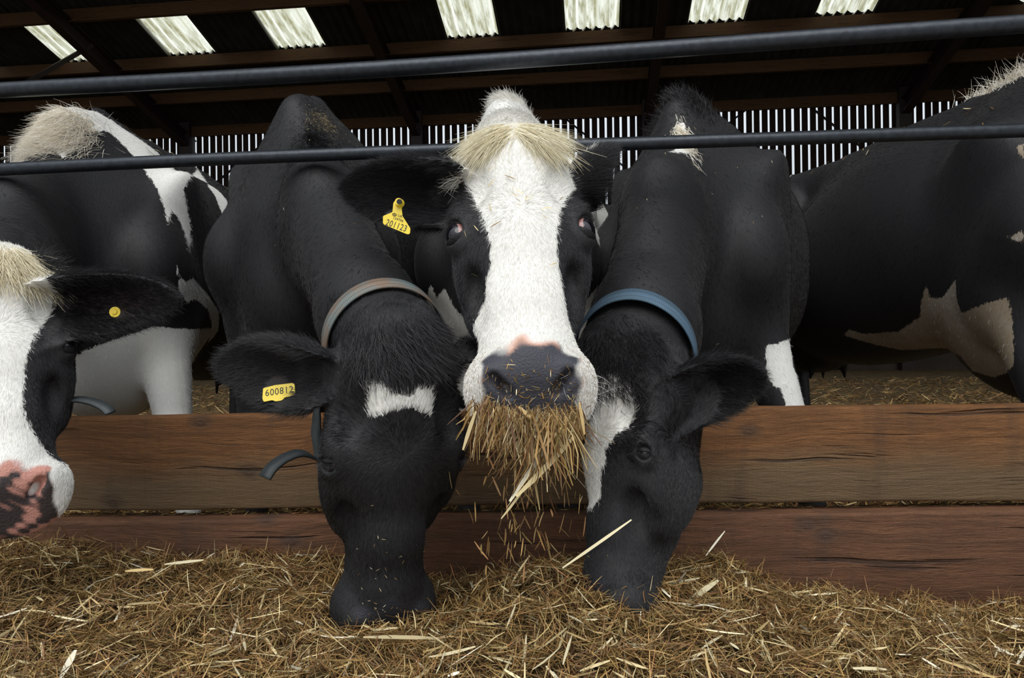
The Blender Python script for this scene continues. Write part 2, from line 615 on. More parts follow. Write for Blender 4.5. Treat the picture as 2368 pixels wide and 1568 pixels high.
# ------------------------------------------------------------------ signed distance toolkit
f32 = np.float32


def smin(a, b, k):
    h = np.clip(0.5 + 0.5 * (b - a) / k, 0, 1)
    return b + (a - b) * h - k * h * (1 - h)


def smax(a, b, k):
    return -smin(-a, -b, k)


def ell(p, c, r, R=None):
    q = p - np.asarray(c, f32)
    if R is not None:
        q = q @ np.asarray(R, f32)
    r = np.asarray(r, f32)
    k0 = np.sqrt((q / r) ** 2 @ np.ones(3, f32)) + 1e-6
    k1 = np.sqrt((q / (r * r)) ** 2 @ np.ones(3, f32)) + 1e-6
    return k0 * (k0 - 1) / k1


def cone(p, a, b, ra, rb):
    a = np.asarray(a, f32); b = np.asarray(b, f32)
    ab = b - a
    t = np.clip((p - a) @ ab / np.dot(ab, ab), 0, 1)
    d = p - a - t[:, None] * ab
    return np.sqrt((d * d).sum(1)) - (ra + (rb - ra) * t)


def loft(p, pts, rad, side, k=0.03):
    """chain of elliptic sections: rad = [(lateral, vertical)], side = lateral axis"""
    out = None
    for i in range(len(pts) - 1):
        a = np.asarray(pts[i], f32); b = np.asarray(pts[i + 1], f32)
        ab = b - a; L = np.linalg.norm(ab); d = ab / L
        s = unit(np.asarray(side) - d * np.dot(side, d)).astype(f32)
        u = np.cross(d, s)
        q = p - a
        w = q @ d
        t = np.clip(w / L, 0, 1)
        ru = rad[i][0] + (rad[i + 1][0] - rad[i][0]) * t
        rv = rad[i][1] + (rad[i + 1][1] - rad[i][1]) * t
        e = w - t * L
        rm = np.minimum(ru, rv)
        kk = np.sqrt(((q @ s) / ru) ** 2 + ((q @ u) / rv) ** 2 + (e / rm) ** 2)
        dd = (kk - 1) * rm
        out = dd if out is None else smin(out, dd, k)
    return out


def surface_nets(fn, xs, ys, zs):
    """surface of fn on a rectilinear grid, only evaluating near the surface"""
    nx, ny, nz = len(xs), len(ys), len(zs)
    S = 4
    cx, cy, cz = [np.arange(0, n, S) for n in (nx, ny, nz)]
    mid = lambda g, c: np.array([g[i:min(i + S, len(g) - 1) + 1].mean() for i in c])
    ext = lambda g, c: np.array([g[min(i + S, len(g) - 1)] - g[i] for i in c])
    mx_, my_, mz_ = mid(xs, cx), mid(ys, cy), mid(zs, cz)
    P = np.stack(np.meshgrid(mx_, my_, mz_, indexing='ij'), -1).reshape(-1, 3).astype(f32)
    D = fn(P).reshape(len(cx), len(cy), len(cz))
    ex, ey, ez = ext(xs, cx), ext(ys, cy), ext(zs, cz)
    diag = np.sqrt(ex[:, None, None] ** 2 + ey[None, :, None] ** 2 + ez[None, None, :] ** 2)
    near = np.abs(D) < diag * 0.95 + 0.012
    up = lambda A: np.repeat(np.repeat(np.repeat(A, S, 0), S, 1), S, 2)[:nx, :ny, :nz]
    G = up(np.where(D < 0, -1.0, 1.0).astype(f32)).copy()
    NM = up(near).copy()
    for ax in range(3):                      # grow by one so shared block corners are exact
        sh = np.roll(NM, 1, ax)
        sl = [slice(None)] * 3; sl[ax] = 0; sh[tuple(sl)] = False
        NM |= sh
    idx = np.nonzero(NM)
    P = np.stack([xs[idx[0]], ys[idx[1]], zs[idx[2]]], 1).astype(f32)
    vals = np.empty(len(P), f32)
    for i in range(0, len(P), 250000):
        vals[i:i + 250000] = fn(P[i:i + 250000])
    G[idx] = vals
    neg = G < 0
    c = neg[:-1, :-1, :-1].astype(np.int8)
    tot = np.zeros(c.shape, np.int8)
    for dx in (0, 1):
        for dy in (0, 1):
            for dz in (0, 1):
                tot += neg[dx:nx - 1 + dx, dy:ny - 1 + dy, dz:nz - 1 + dz]
    act = np.nonzero((tot > 0) & (tot < 8))
    ci, cj, ck = act
    nc = len(ci)
    vid = -np.ones(c.shape, np.int32)
    vid[act] = np.arange(nc)
    acc = np.zeros((nc, 3)); cnt = np.zeros(nc)
    corners = [(a, b, d) for a in (0, 1) for b in (0, 1) for d in (0, 1)]
    for i1 in range(8):
        for i2 in range(i1 + 1, 8):
            a, b = corners[i1], corners[i2]
            if sum(abs(x - y) for x, y in zip(a, b)) != 1: continue
            v1 = G[ci + a[0], cj + a[1], ck + a[2]]; v2 = G[ci + b[0], cj + b[1], ck + b[2]]
            m = (v1 < 0) != (v2 < 0)
            t = np.where(m, v1 / np.where(m, v1 - v2, 1), 0)
            p1 = np.stack([xs[ci + a[0]], ys[cj + a[1]], zs[ck + a[2]]], 1)
            p2 = np.stack([xs[ci + b[0]], ys[cj + b[1]], zs[ck + b[2]]], 1)
            acc += np.where(m[:, None], p1 + (p2 - p1) * t[:, None], 0)
            cnt += m
    V = acc / cnt[:, None]
    Q = []
    for ax in range(3):
        sl1 = [slice(1, -1)] * 3; sl2 = [slice(1, -1)] * 3
        sl1[ax] = slice(0, -1); sl2[ax] = slice(1, None)
        a = neg[tuple(sl1)]; b = neg[tuple(sl2)]
        e = np.nonzero(a != b)
        o = [e[0] + 1, e[1] + 1, e[2] + 1]; o[ax] = o[ax] - 1
        o1, o2 = [(1, 2), (2, 0), (0, 1)][ax]
        def cell(d1, d2):
            q = [x.copy() for x in o]
            q[o1] = q[o1] - d1; q[o2] = q[o2] - d2
            return vid[q[0], q[1], q[2]]
        quad = np.stack([cell(1, 1), cell(0, 1), cell(0, 0), cell(1, 0)], 1)
        flip = ~a[e]
        quad[flip] = quad[flip][:, ::-1]
        Q.append(quad)
    Q = np.concatenate(Q)
    return V, Q[(Q >= 0).all(1)]


def axis_grid(lo, hi, f0, f1, fine, coarse):
    """coordinates lo..hi, spacing fine inside f0..f1, growing to coarse outside"""
    g = [f0]
    while g[-1] < f1: g.append(g[-1] + fine)
    h = fine
    while g[-1] < hi:
        h = min(coarse, h * 1.25); g.append(g[-1] + h)
    b = [f0]; h = fine
    while b[-1] > lo:
        h = min(coarse, h * 1.25); b.append(b[-1] - h)
    return np.array(b[:0:-1] + g)


def poly_sd(P, poly):
    """signed distance to a polygon, positive inside"""
    P = np.asarray(P, float); poly = np.asarray(poly, float)
    n = len(poly)
    d2 = np.full(len(P), 1e9); inside = np.zeros(len(P), bool)
    for i in range(n):
        a, b = poly[i], poly[(i + 1) % n]
        e = b - a; w = P - a
        t = np.clip((w @ e) / (e @ e + 1e-12), 0, 1)
        d2 = np.minimum(d2, ((w - t[:, None] * e) ** 2).sum(1))
        if a[1] != b[1]:
            c = ((a[1] <= P[:, 1]) != (b[1] <= P[:, 1])) & (P[:, 0] < a[0] + (P[:, 1] - a[1]) / (b[1] - a[1]) * (b[0] - a[0]))
            inside ^= c
    d = np.sqrt(d2)
    return np.where(inside, d, -d)


# ------------------------------------------------------------------ hide and hair materials
def hide_mat():
    m, nt, b = new_mat('hide')
    A = lambda n: N(nt, 'ShaderNodeAttribute', attribute_name=n)
    w = A('white').outputs['Fac']
    tc = N(nt, 'ShaderNodeTexCoord').outputs['Object']
    n1 = noise(nt, 60, 3, 0.6, tc); n2 = noise(nt, 1.0, 3, 0.6, tc, (260, 260, 70)); n3 = noise(nt, 5, 4, 0.6, tc)
    ww = math_n(nt, 'ADD', w, math_n(nt, 'MULTIPLY', math_n(nt, 'SUBTRACT', n1, 0.5), 0.016))
    ww = math_n(nt, 'ADD', ww, math_n(nt, 'MULTIPLY', math_n(nt, 'SUBTRACT', n2, 0.5), 0.016))
    mr = N(nt, 'ShaderNodeMapRange'); setin(mr, From_Min=-0.0015, From_Max=0.0015)
    nt.links.new(ww, mr.inputs['Value'])
    blk = mixc(nt, n3, (0.0065, 0.0062, 0.0066), (0.0135, 0.0123, 0.0120))
    blk = mixc(nt, n2, blk, (0.0155, 0.0155, 0.0175))
    wht = mixc(nt, n2, (0.80, 0.79, 0.76), (0.66, 0.64, 0.59))
    dirt = A('dirt').outputs['Fac']
    wht = mixc(nt, math_n(nt, 'MULTIPLY', dirt, math_n(nt, 'ADD', n3, 0.45, True)), wht, (0.20, 0.135, 0.065))
    c = mixc(nt, mr.outputs[0], blk, wht)
    sk = A('skin').outputs['Fac']
    c = mixc(nt, sk, c, A('skincol').outputs['Color'])
    nt.links.new(c, b.inputs['Base Color'])
    setin(b, Roughness=0.6)
    b.inputs['Specular IOR Level'].default_value = 0.33
    b.inputs['Sheen Weight'].default_value = 0.04
    b.inputs['Sheen Roughness'].default_value = 0.4
    vor = N(nt, 'ShaderNodeTexVoronoi', feature='F1'); setin(vor, Scale=260.0)
    nt.links.new(tc, vor.inputs['Vector'])
    h = mixc(nt, sk, n2, vor.outputs['Distance'])
    bump(nt, b, h, 0.35, 0.0025)
    return m


M_hide = hide_mat()


def eye_mat(white_vis):
    m, nt, b = new_mat('eyeball')
    # local +Z looks out of the eye; iris dark, sclera pinkish toward one side
    tc = N(nt, 'ShaderNodeTexCoord').outputs['Object']
    sep = N(nt, 'ShaderNodeSeparateXYZ'); nt.links.new(tc, sep.inputs[0])
    z = math_n(nt, 'DIVIDE', sep.outputs[2], 0.0245)
    c = ramp(nt, [(0.42, (0.22, 0.09, 0.08)), (0.54, (0.34, 0.19, 0.175)), (0.60, (0.012, 0.010, 0.012)), (0.80, (0.02, 0.016, 0.02)), (0.90, (0.004, 0.004, 0.006))], z)
    nt.links.new(c, b.inputs['Base Color'])
    setin(b, Roughness=0.06)
    b.inputs['Specular IOR Level'].default_value = 0.6
    return m


M_eye = eye_mat(1)
M_lid = plain('eyelid_skin', (0.010, 0.0095, 0.010), 0.62, 0, 0.3, 120, 0.3, 0.3)
M_tag = plain('yellow_plastic', (0.78, 0.58, 0.035), 0.38, 0, 0.12, 12, 0.03)
M_ink = plain('black_print', (0.02, 0.02, 0.012), 0.6, 0, 0.0, 10, 0)
M_teat = plain('udder_skin', (0.035, 0.025, 0.022), 0.6, 0, 0.3, 40, 0.1)


def strap_mat(name, c1, c2):
    m, nt, b = new_mat(name)
    uv = N(nt, 'ShaderNodeUVMap').outputs['UV']
    sep = N(nt, 'ShaderNodeSeparateXYZ'); nt.links.new(uv, sep.inputs[0])
    st = math_n(nt, 'SINE', math_n(nt, 'MULTIPLY', sep.outputs[0], 1500.0))
    v = sep.outputs[1]
    line = ramp(nt, [(0.0, (1, 1, 1)), (0.07, (0, 0, 0)), (0.24, (0, 0, 0)), (0.28, (.9, .9, .9)), (0.33, (0, 0, 0)), (0.66, (0, 0, 0)), (0.70, (.9, .9, .9)), (0.75, (0, 0, 0)), (0.94, (0, 0, 0))], v)
    n = noise(nt, 14, 4)
    c = mixc(nt, ramp(nt, [(0.4, (0, 0, 0)), (0.62, (1, 1, 1))], n), c1, c2)
    c = mixc(nt, math_n(nt, 'MULTIPLY', math_n(nt, 'ADD', math_n(nt, 'MULTIPLY', st, 0.5), 0.5), 0.25), c, tuple(x * 0.4 for x in c1))
    c = mixc(nt, math_n(nt, 'MULTIPLY', line, 0.8), c, (0.012, 0.014, 0.017))
    nt.links.new(c, b.inputs['Base Color'])
    setin(b, Roughness=0.75)
    bump(nt, b, st, 0.25, 0.001)
    return m


M_col_blue = strap_mat('blue_webbing', (0.070, 0.125, 0.175), (0.085, 0.15, 0.22))
M_col_grey = strap_mat('faded_webbing', (0.15, 0.20, 0.20), (0.23, 0.15, 0.10))
M_strap = plain('dark_strap', (0.035, 0.042, 0.045), 0.6, 0, 0.3, 30, 0.15)


# ------------------------------------------------------------------ hair
def hair_object(name, parent, roots, dirs, normals, length, radius, tint, bend=0.0, npt=4, wild=0.0, r=None):
    """one hair-curves object; every strand is a short tapering curve"""
    r = r or rng
    n = len(roots)
    if n == 0: return None
    cu = bpy.data.hair_curves.new(name)
    cu.add_curves([npt] * n)
    t = np.linspace(0, 1, npt)
    length = np.broadcast_to(np.asarray(length, float), (n,))
    L = length[:, None, None]
    d = dirs[:, None, :]
    P = roots[:, None, :] + d * L * t[None, :, None]
    down = np.array([0, 0, -1.0])
    b = np.asarray(bend, float)
    if b.ndim == 0: b = np.full(n, float(b))
    P = P + down[None, None, :] * (L * (t ** 2)[None, :, None]) * b[:, None, None]
    if wild > 0:
        w = r.normal(size=(n, 1, 3)) * wild
        P = P + w * L * (t ** 2)[None, :, None]
    cu.attributes['position'].data.foreach_set('vector', P.reshape(-1).astype(f32)) if 'position' in cu.attributes else cu.points.foreach_set('position', P.reshape(-1).astype(f32))
    ra = cu.attributes.get('radius') or cu.attributes.new('radius', 'FLOAT', 'POINT')
    rad = np.broadcast_to(np.asarray(radius, float), (n,))[:, None] * (1 - 0.85 * t ** 1.5)[None, :]
    ra.data.foreach_set('value', rad.reshape(-1).astype(f32))
    a = cu.attributes.new('tint', 'FLOAT_COLOR', 'CURVE')
    col = np.ones((n, 4), f32); col[:, :3] = tint
    a.data.foreach_set('color', col.ravel())
    o = link(name, cu, M_hair, parent)
    return o


# ------------------------------------------------------------------ the cow
def ray_hit(k, px, py, d0=.9, d1=5.5):
    dr = at(px, py, 1.0) - CAM
    t = np.linspace(d0, d1, 700)
    v = k.f(CAM + dr * t[:, None])
    m = v < 0
    return (CAM + dr * t[np.argmax(m)]) if m.any() else None


def fit_patch(k, pt):
    """lay an outline of a coat patch on the animal: its corners found on the hide, then flattened to their own best plane"""
    hits = [ray_hit(k, x, y, pt.get('d0', .9)) for x, y in pt['px']]
    ok = [h for h in hits if h is not None and (('dmax' not in pt) or h[1] < pt['dmax'])]
    md = float(np.median([h[1] for h in ok])) if ok else pt.get('d', 2.3)
    H = np.array([h if (h is not None and abs(h[1] - md) < pt.get('spread', .5)) else at(x, y, md) for h, (x, y) in zip(hits, pt['px'])])
    c_ = H.mean(0)
    u, s, vt = np.linalg.svd(H - c_)
    e1, e2 = vt[0], vt[1]
    q = H - c_
    return c_, e1, e2, np.cross(e1, e2), np.stack([q @ e1, q @ e2], 1)


class Cow:
    pass


def cow(name, label, W, back, poll, tip, face, ears, neck, patches, H=1.47, scale=1.0, fine=0.0052, coarse=0.02,
        muzzle='slate', seed=0, group=None, eyes=True, fur=(26000, 14000), hscale=1.0, dirt=None, legs=None, eye_open=(1.0, 1.0),
        eye_look=None, furmax=3.2, extra=None, headpatch=None, body_w=1.0, bendk=0.0, mz=1.0, holes=(), padw=.036):
    k = Cow()
    r = np.random.default_rng(seed)
    W = np.asarray(W, float); B = unit(np.array([back[0], back[1], 0.0]))
    Lf = np.array([B[1], -B[0], 0.0])                       # animal's left (seen from the front: image right)
    g0 = np.array([W[0], W[1], FLOOR_Z])
    hz = W[2] / 1.47                                        # height scale
    RB = np.stack([Lf, B, np.array([0, 0, 1.0])], 1)        # columns: lateral, back, up
    poll = np.asarray(poll, float); tip = np.asarray(tip, float)
    a = unit(tip - poll); nrm = unit(np.asarray(face) - a * np.dot(face, a)); left = np.cross(nrm, a)
    RH = np.stack([left, a, nrm], 1)
    hs = np.linalg.norm(tip - poll) / 0.545 * hscale
    k.RH, k.poll, k.hs = RH, poll, hs

    def toB(p):
        q = ((p - g0) @ RB).astype(f32) / hz
        if bendk:
            q[:, 0] -= bendk * np.maximum(q[:, 1] - .1, 0) ** 2
        return q
    def toH(p): return ((p - poll) @ RH).astype(f32) / hs
    def fromH(q): return poll + RH @ (np.asarray(q, float) * hs)
    def fromB(q):
        q = np.array(q, float)
        q[0] += bendk * max(q[1] - .1, 0) ** 2
        return g0 + RB @ (q * hz)
    k.fromH, k.fromB = fromH, fromB
    lg = dict(fl=(0, 0), fr=(0, 0), hl=(0, 0), hr=(0, 0))
    if legs: lg.update(legs)

    def body(q):
        bw = body_w
        d = ell(q, (0, .62, .99), (.315 * bw, .74, .40))
        d = smin(d, ell(q, (0, .98, .87), (.335 * bw, .58, .34)), .10)
        d = smin(d, ell(q, (0, .05, .98), (.20 * bw, .32, .33)), .10)
        d = smin(d, loft(q, [(0, -.14, 1.33), (0, .04, 1.40), (0, .35, 1.375), (0, 1.0, 1.34), (0, 1.5, 1.37), (0, 1.74, 1.34)],
                         [(.045, .07), (.038, .065), (.05, .07), (.09, .09), (.12, .08), (.10, .07)], (1, 0, 0)), .12)
        d = smin(d, ell(q, (0, .10, .93), (.255 * bw, .40, .485)), .06)           # shoulder wedge
        for s in (-1, 1):
            cs, sn = math.cos(.42), math.sin(.42)
            R = np.array([[cs, 0, s * sn], [0, 1, 0], [-s * sn, 0, cs]])
            d = smin(d, ell(q, (s * .165 * bw, .06, 1.06), (.06, .15, .22), R), .09)     # shoulder blade
            d = smin(d, ell(q, (s * .205 * bw, -.08, .93), (.095, .14, .15)), .06)         # point of shoulder
            d = smin(d, ell(q, (s * .19 * bw, .02, .80), (.085, .14, .17)), .06)           # upper arm
            d = smin(d, ell(q, (s * .20, 1.45, 1.24), (.10, .22, .12)), .14)        # hook bone
            d = smin(d, ell(q, (s * .17, 1.62, .92), (.125, .21, .33)), .08)         # thigh
            fx, fy = lg['fl' if s > 0 else 'fr']
            x0 = s * .18 * bw
            d = smin(d, cone(q, (x0, .0, .74), (x0 + fx * .5, -.03 + fy * .5, .45), .088, .055), .04)
            d = smin(d, ell(q, (x0 + fx * .5, -.04 + fy * .5, .42), (.055, .058, .07)), .02)
            d = smin(d, cone(q, (x0 + fx * .5, -.03 + fy * .5, .40), (x0 + fx, -.03 + fy, .12), .042, .036), .02)
            d = smin(d, ell(q, (x0 + fx, -.045 + fy, .10), (.044, .05, .045)), .02)
            d = smin(d, cone(q, (x0 + fx, -.05 + fy, .07), (x0 + fx, -.08 + fy, .028), .04, .052), .02)
            hx, hy = lg['hl' if s > 0 else 'hr']
            x1 = s * .18
            d = smin(d, cone(q, (x1, 1.58, .75), (x1 + hx * .5, 1.78 + hy * .5, .52), .10, .055), .05)
            d = smin(d, ell(q, (x1 + hx * .5, 1.82 + hy * .5, .50), (.042, .06, .065)), .02)
            d = smin(d, cone(q, (x1 + hx * .5, 1.80 + hy * .5, .48), (x1 + hx, 1.75 + hy, .12), .045, .037), .02)
            d = smin(d, cone(q, (x1 + hx, 1.73 + hy, .07), (x1 + hx, 1.69 + hy, .028), .04, .05), .02)
        d = smin(d, ell(q, (0, -.14, .82), (.12, .16, .15)), .07)               # brisket
        d = smin(d, ell(q, (0, 1.62, 1.13), (.23, .25, .26)), .09)              # rump
        d = smin(d, ell(q, (0, 1.36, .62), (.19, .24, .14)), .05)               # udder
        for s in (-1, 1):
            for yy in (1.24, 1.42):
                d = smin(d, cone(q, (s * .08, yy, .53), (s * .085, yy, .455), .017, .011), .015)
        d = smin(d, cone(q, (0, 1.86, 1.28), (0, 1.93, 1.05), .035, .025), .04)
        d = smin(d, cone(q, (0, 1.93, 1.05), (0, 1.91, .55), .025, .015), .03)
        d = smin(d, ell(q, (0, 1.91, .42), (.03, .03, .16)), .03)
        return d * hz

    ek = [0.80 if o < .5 else 1.0 for o in eye_open]

    def headf(q):
        d = ell(q, (0, .085, -.085), (.108, .13, .085))
        d = smin(d, ell(q, (0, -.028, -.068), (.070, .055, .056)), .05)
        d = smin(d, ell(q, (0, .165, -.072), (.124, .13, .072)), .03)
        d = smin(d, loft(q, [(0, .20, -.085), (0, .33, -.083), (0, .43, -.080), (0, .485, -.076)],
                         [(.094, .080), (.060 * mz, .070), (.054 * mz, .064), (.060 * mz, .064)], (1, 0, 0)), .03)
        d = smin(d, loft(q, [(0, .10, -.17), (0, .22, -.178), (0, .32, -.152), (0, .45, -.122)],
                         [(.080, .07), (.080, .062), (.052 * mz, .05), (.048 * mz, .036)], (1, 0, 0)), .04)
        for s in (-1, 1):
            d = smin(d, ell(q, (s * .078, .240, -.125), (.036, .10, .075)), .03)      # masseter
            d = smin(d, ell(q, (s * .100, .158, -.042), (.024, .040, .022)), .022)     # brow
            d = smin(d, ell(q, (s * .098, .235, -.085), (.020, .06, .03)), .025)       # cheek bone
            d = smin(d, ell(q, (s * .052 * mz, .475, -.085), (.038, .05, .052)), .025)      # lip flank
            d = smin(d, ell(q, (s * .042 * mz, .490, -.038), (.030, .034, .026)), .018)     # nostril rim
        d = smin(d, ell(q, (0, .512, -.084), (.068 * mz, .058, .072)), .025)                 # muzzle
        pl = (q[:, 1] - .517) * .72 + (q[:, 2] + .055) * .69                            # slanting nose pad
        d = smax(d, pl.astype(f32), .022)
        d = smin(d, ell(q, (0, .500, -.138), (.048 * mz, .046, .028)), .016)                 # chin
        for s in (-1, 1):
            e_ = ek[0 if s < 0 else 1]
            d = smin(d, ell(q, (s * .106, .19, -.050), (.030 * e_, .038 * e_, .029 * e_)), .014)       # lids
            d = smax(d, -ell(q, (s * .121, .190, -.034), (.022 * e_ ** 1.6, .023 * e_ ** 1.6, .022 * e_ ** 1.6)), .005)   # eye opening
            nn_ = np.array([0, .72, .69]); tt_ = np.array([0, -.69, .72])
            R1 = np.stack([np.array([1.0, 0, 0]) * .80 - tt_ * s * .60, tt_ * .80 + np.array([1.0, 0, 0]) * s * .60, nn_], 1)
            d = smax(d, -ell(q, (s * .033 * mz, .500, -.036), (.0100, .022, .026), R1), .005)  # nostril
            d = smax(d, -ell(q, (s * .043 * mz, .488, -.026), (.010, .012, .016), R1), .006)
            d = smax(d, -ell(q, (s * .088, .095, -.022), (.034, .050, .018)), .03)       # hollow over the eye
            d = smax(d, -ell(q, (s * (.078 + .02 * (mz - 1)), .315, -.062), (.020, .055, .024)), .03)   # hollow before the cheek
        lip = ell(q, (0, .53, -.122), (.09, .06, .0045))
        d = smax(d, -lip, .008)
        return d * hs

    ear_list = []
    for e in ears:
        base = fromH((e['side'] * .082, .045, -.105)) if 'base' not in e else np.asarray(e['base'], float)
        tipw = np.asarray(e['tip'], float)
        ex = unit(tipw - base); L = np.linalg.norm(tipw - base)
        fz = unit(np.asarray(e['face'], float) - ex * np.dot(e['face'], ex))
        ey = np.cross(fz, ex)
        ear_list.append((base, ex, ey, fz, L, e.get('w', .058), e.get('side')))
    k.ears = ear_list

    def earf(p):
        out = np.full(len(p), 9.0, f32)
        for (base, ex, ey, fz, L, w, sd) in ear_list:
            q = (p - base.astype(f32))
            x = q @ ex.astype(f32); y = q @ ey.astype(f32); z = q @ fz.astype(f32)
            t = np.clip(x / L, 0, 1)
            wd = w * np.power(np.clip(4 * t ** 1.05 * (1 - t) , 0, 1), .55) + .020 * (1 - t)
            curl = 26 * (1 - t) ** 1.5 + 4.5
            z0 = curl * y * y * (1 - .2 * t) - .012 * np.sin(t * 3.1)
            th = .0055 + .006 * (1 - t)
            d2 = (np.abs(y) - wd) * .8
            dz = np.abs(z - z0) / np.sqrt(1 + (2 * curl * y) ** 2) - th
            ends = np.maximum(-x, x - L)
            d = smax(smax(d2, dz, .006), ends, .006)
            stalk = cone(p, base - ex * .03, base + ex * .045, .040, .024)
            out = smin(out, smin(d, stalk, .02), .01)
        return out

    nk = [np.asarray(x, float) for x in neck['pts']]
    pts = [fromB((0, .02, 1.17))] + nk + [fromH((0, .06, -.115))]
    rad = [neck.get('r0', (.115, .255))] + neck['rad'] + [neck.get('r1', (.092, .112))]
    k.neck = (pts, rad)

    def f(p):
        p = p.astype(f32)
        q = toB(p)
        d = np.full(len(p), 9.0, f32)
        lo = ell(q, (0, .8, .72), (.75, 1.7, 1.05))
        m = lo < .35
        dl = np.maximum(lo, .05).astype(f32)
        if m.any(): dl[m] = body(q[m])
        d = dl
        n_ = loft(p, pts, rad, Lf, .06)
        # crest and throat folds
        d = smin(d, n_, .055)
        qh = toH(p)
        hb = np.sqrt(((qh - np.array([0, .27, -.08], f32)) ** 2).sum(1))
        m = hb < .46
        hd = ((hb - .38) * hs).astype(f32)
        if m.any(): hd[m] = headf(qh[m])
        d = smin(d, hd, .035)
        d = smin(d, earf(p), .018)
        return d
    k.f = f

    # grid
    c0 = [fromH((x, y, z)) for x in (-.13, .13) for y in (-.06, .57) for z in (-.22, .02)]
    for (base, ex, ey, fz, L, w, sd) in ear_list: c0 += [base + ex * L, base + ey * w, base - ey * w]
    c0 = np.array(c0); hlo, hhi = c0.min(0) - .02, c0.max(0) + .02
    c1 = np.array([fromB((x, y, z)) for x in (-.42, .42) for y in (-.40, 2.05) for z in (-.02, 1.50)] + list(c0) + list(nk))
    lo_, hi_ = c1.min(0) - .05, c1.max(0) + .05
    xs, ys, zs = [axis_grid(lo_[i], hi_[i], hlo[i], hhi[i], fine, coarse) for i in range(3)]
    V, Q = surface_nets(f, xs, ys, zs)
    # tidy: pull to the surface once along the gradient
    eps = .002
    g = np.stack([f(V + np.eye(3)[i] * eps) - f(V - np.eye(3)[i] * eps) for i in range(3)], 1) / (2 * eps)
    gn = np.linalg.norm(g, axis=1)[:, None] + 1e-6
    Nn = g / gn

    root = link(name, None)
    root.location = g0
    tag(root, label, 'cow', group)
    k.root = root
    Vl = V - g0
    me = mesh_from('body', Vl, Q.astype(np.int32), True)
    body_o = link('body', me, M_hide, root)
    k.body = body_o

    def paint(P):
        """white (signed distance, positive is white), skin mask, skin colour, dirt for world points"""
        w = np.full(len(P), -.2)
        for pt in patches:
            if 'px' in pt:
                if 'fit' not in pt: pt['fit'] = fit_patch(k, pt)
                c_, e1, e2, e3, pol = pt['fit']
                q = P - c_
                d = poly_sd(np.stack([q @ e1, q @ e2], 1), pol)
                d = np.minimum(d, pt.get('depth', .16) - np.abs(q @ e3))
                w = np.maximum(w, d) if not pt.get('cut') else np.minimum(w, -d)
                continue
            ax = pt.get("ax", (0, 2)); d = poly_sd(P[:, list(ax)], pt["poly"])
            y0, y1 = pt['y']
            oc = P[:, 1 if ax[0] == 0 else 0]; d = np.minimum(d, np.minimum(oc - y0, y1 - oc))
            w = np.maximum(w, d) if not pt.get('cut') else np.minimum(w, -d)
        qh = ((P - poll) @ RH) / hs
        inhead = (np.abs(qh[:, 0]) < .2) & (qh[:, 1] > -.12) & (qh[:, 1] < .7) & (qh[:, 2] > -.26) & (qh[:, 2] < .12)
        for (base, ex, ey, fz, L, wd, sd) in ear_list:
            xx = (P - base) @ ex
            inhead &= ~((xx > .035) & (np.abs(qh[:, 0]) > .105) & (np.linalg.norm(P - base - np.outer(xx, ex), axis=1) < .1) & (xx < L + .03))
        for hp in (headpatch or []):
            d = poly_sd(qh[:, [0, 1]], hp['poly']) * hs
            d = np.minimum(d, (qh[:, 2] - hp.get('zmin', -.1)) * hs)
            d = np.where(inhead, d, -.2)
            w = np.maximum(w, d) if not hp.get('cut') else np.where(inhead, np.minimum(w, -d), w)
        sk = np.zeros(len(P)); sc = np.zeros((len(P), 3)) + np.array([.03, .03, .034])
        if muzzle:
            x, y, z = qh.T
            n_ = .004 * np.sin(x * 120 + seed) + .003 * np.sin(y * 170 + x * 70)
            pl_ = (y - .517) * .72 + (z + .055) * .69
            pad = np.clip((pl_ + padw + n_) / .008, 0, 1) * np.clip((.060 * mz + n_ - np.abs(x)) / .008, 0, 1)
            pad = np.where(inhead & (z > -.125), pad, 0)
            sk = pad
            if muzzle == 'slate':
                sc[:] = (.046, .046, .057)
                pk = np.clip((-.032 + n_ - z * 0 - (.010 - pl_) * 0 - (-z - .0) ) / 1e-3, 0, 0)
                pk = np.clip((-.023 - n_ - pl_) / .006, 0, 1) * np.clip((.046 + n_ - np.abs(x)) / .010, 0, 1)
                pk = np.maximum(pk, np.clip((np.abs(x) - .058 * mz + n_) / .006, 0, 1) * .8)
                sc = sc * (1 - pk[:, None]) + np.array([.62, .36, .27]) * pk[:, None]
            elif muzzle == 'pink':
                sc[:] = (.50, .235, .185)
                m1 = np.sin(x * 95 + 1.0 + 2 * np.sin(y * 80)) * np.sin(z * 120 + y * 60 + .4) + .6 * np.sin(x * 210 + z * 170) * np.sin(y * 190 - x * 60)
                lt = np.clip((m1 - .35) / .3, 0, 1) * .6
                sc = sc * (1 - lt[:, None]) + np.array([.62, .42, .40]) * lt[:, None]
                dk = np.clip((m1 * .45 + (.008 + pl_) * 34) / .25, 0, 1)
                sc = sc * (1 - dk[:, None]) + np.array([.040, .030, .030]) * dk[:, None]
            else:
                sc[:] = (.016, .016, .020)
        # inner side of the ears, faint brownish skin
        for (base, ex, ey, fz, L, wd, sd) in ear_list:
            qq = P - base
            xx, yy, zz = qq @ ex, qq @ ey, qq @ fz
            inn = np.clip(1 - np.abs(yy) / (wd * .62), 0, 1) * np.clip((xx - .05) / .05, 0, 1) * np.clip((L * .86 - xx) / .05, 0, 1) * (np.abs(qh[:, 0]) > .115)
            inn = np.where((zz > 24 * yy * yy * (1 - np.clip(xx / L, 0, 1)) ** 1.5 - .012 * np.sin(np.clip(xx / L, 0, 1) * 3.1)) & (np.linalg.norm(qq, axis=1) < L + .03), inn, 0)
            tt = np.clip(inn * 1.3, 0, .8)
            sc = np.where((tt > sk)[:, None], np.array([.030, .016, .014]), sc)
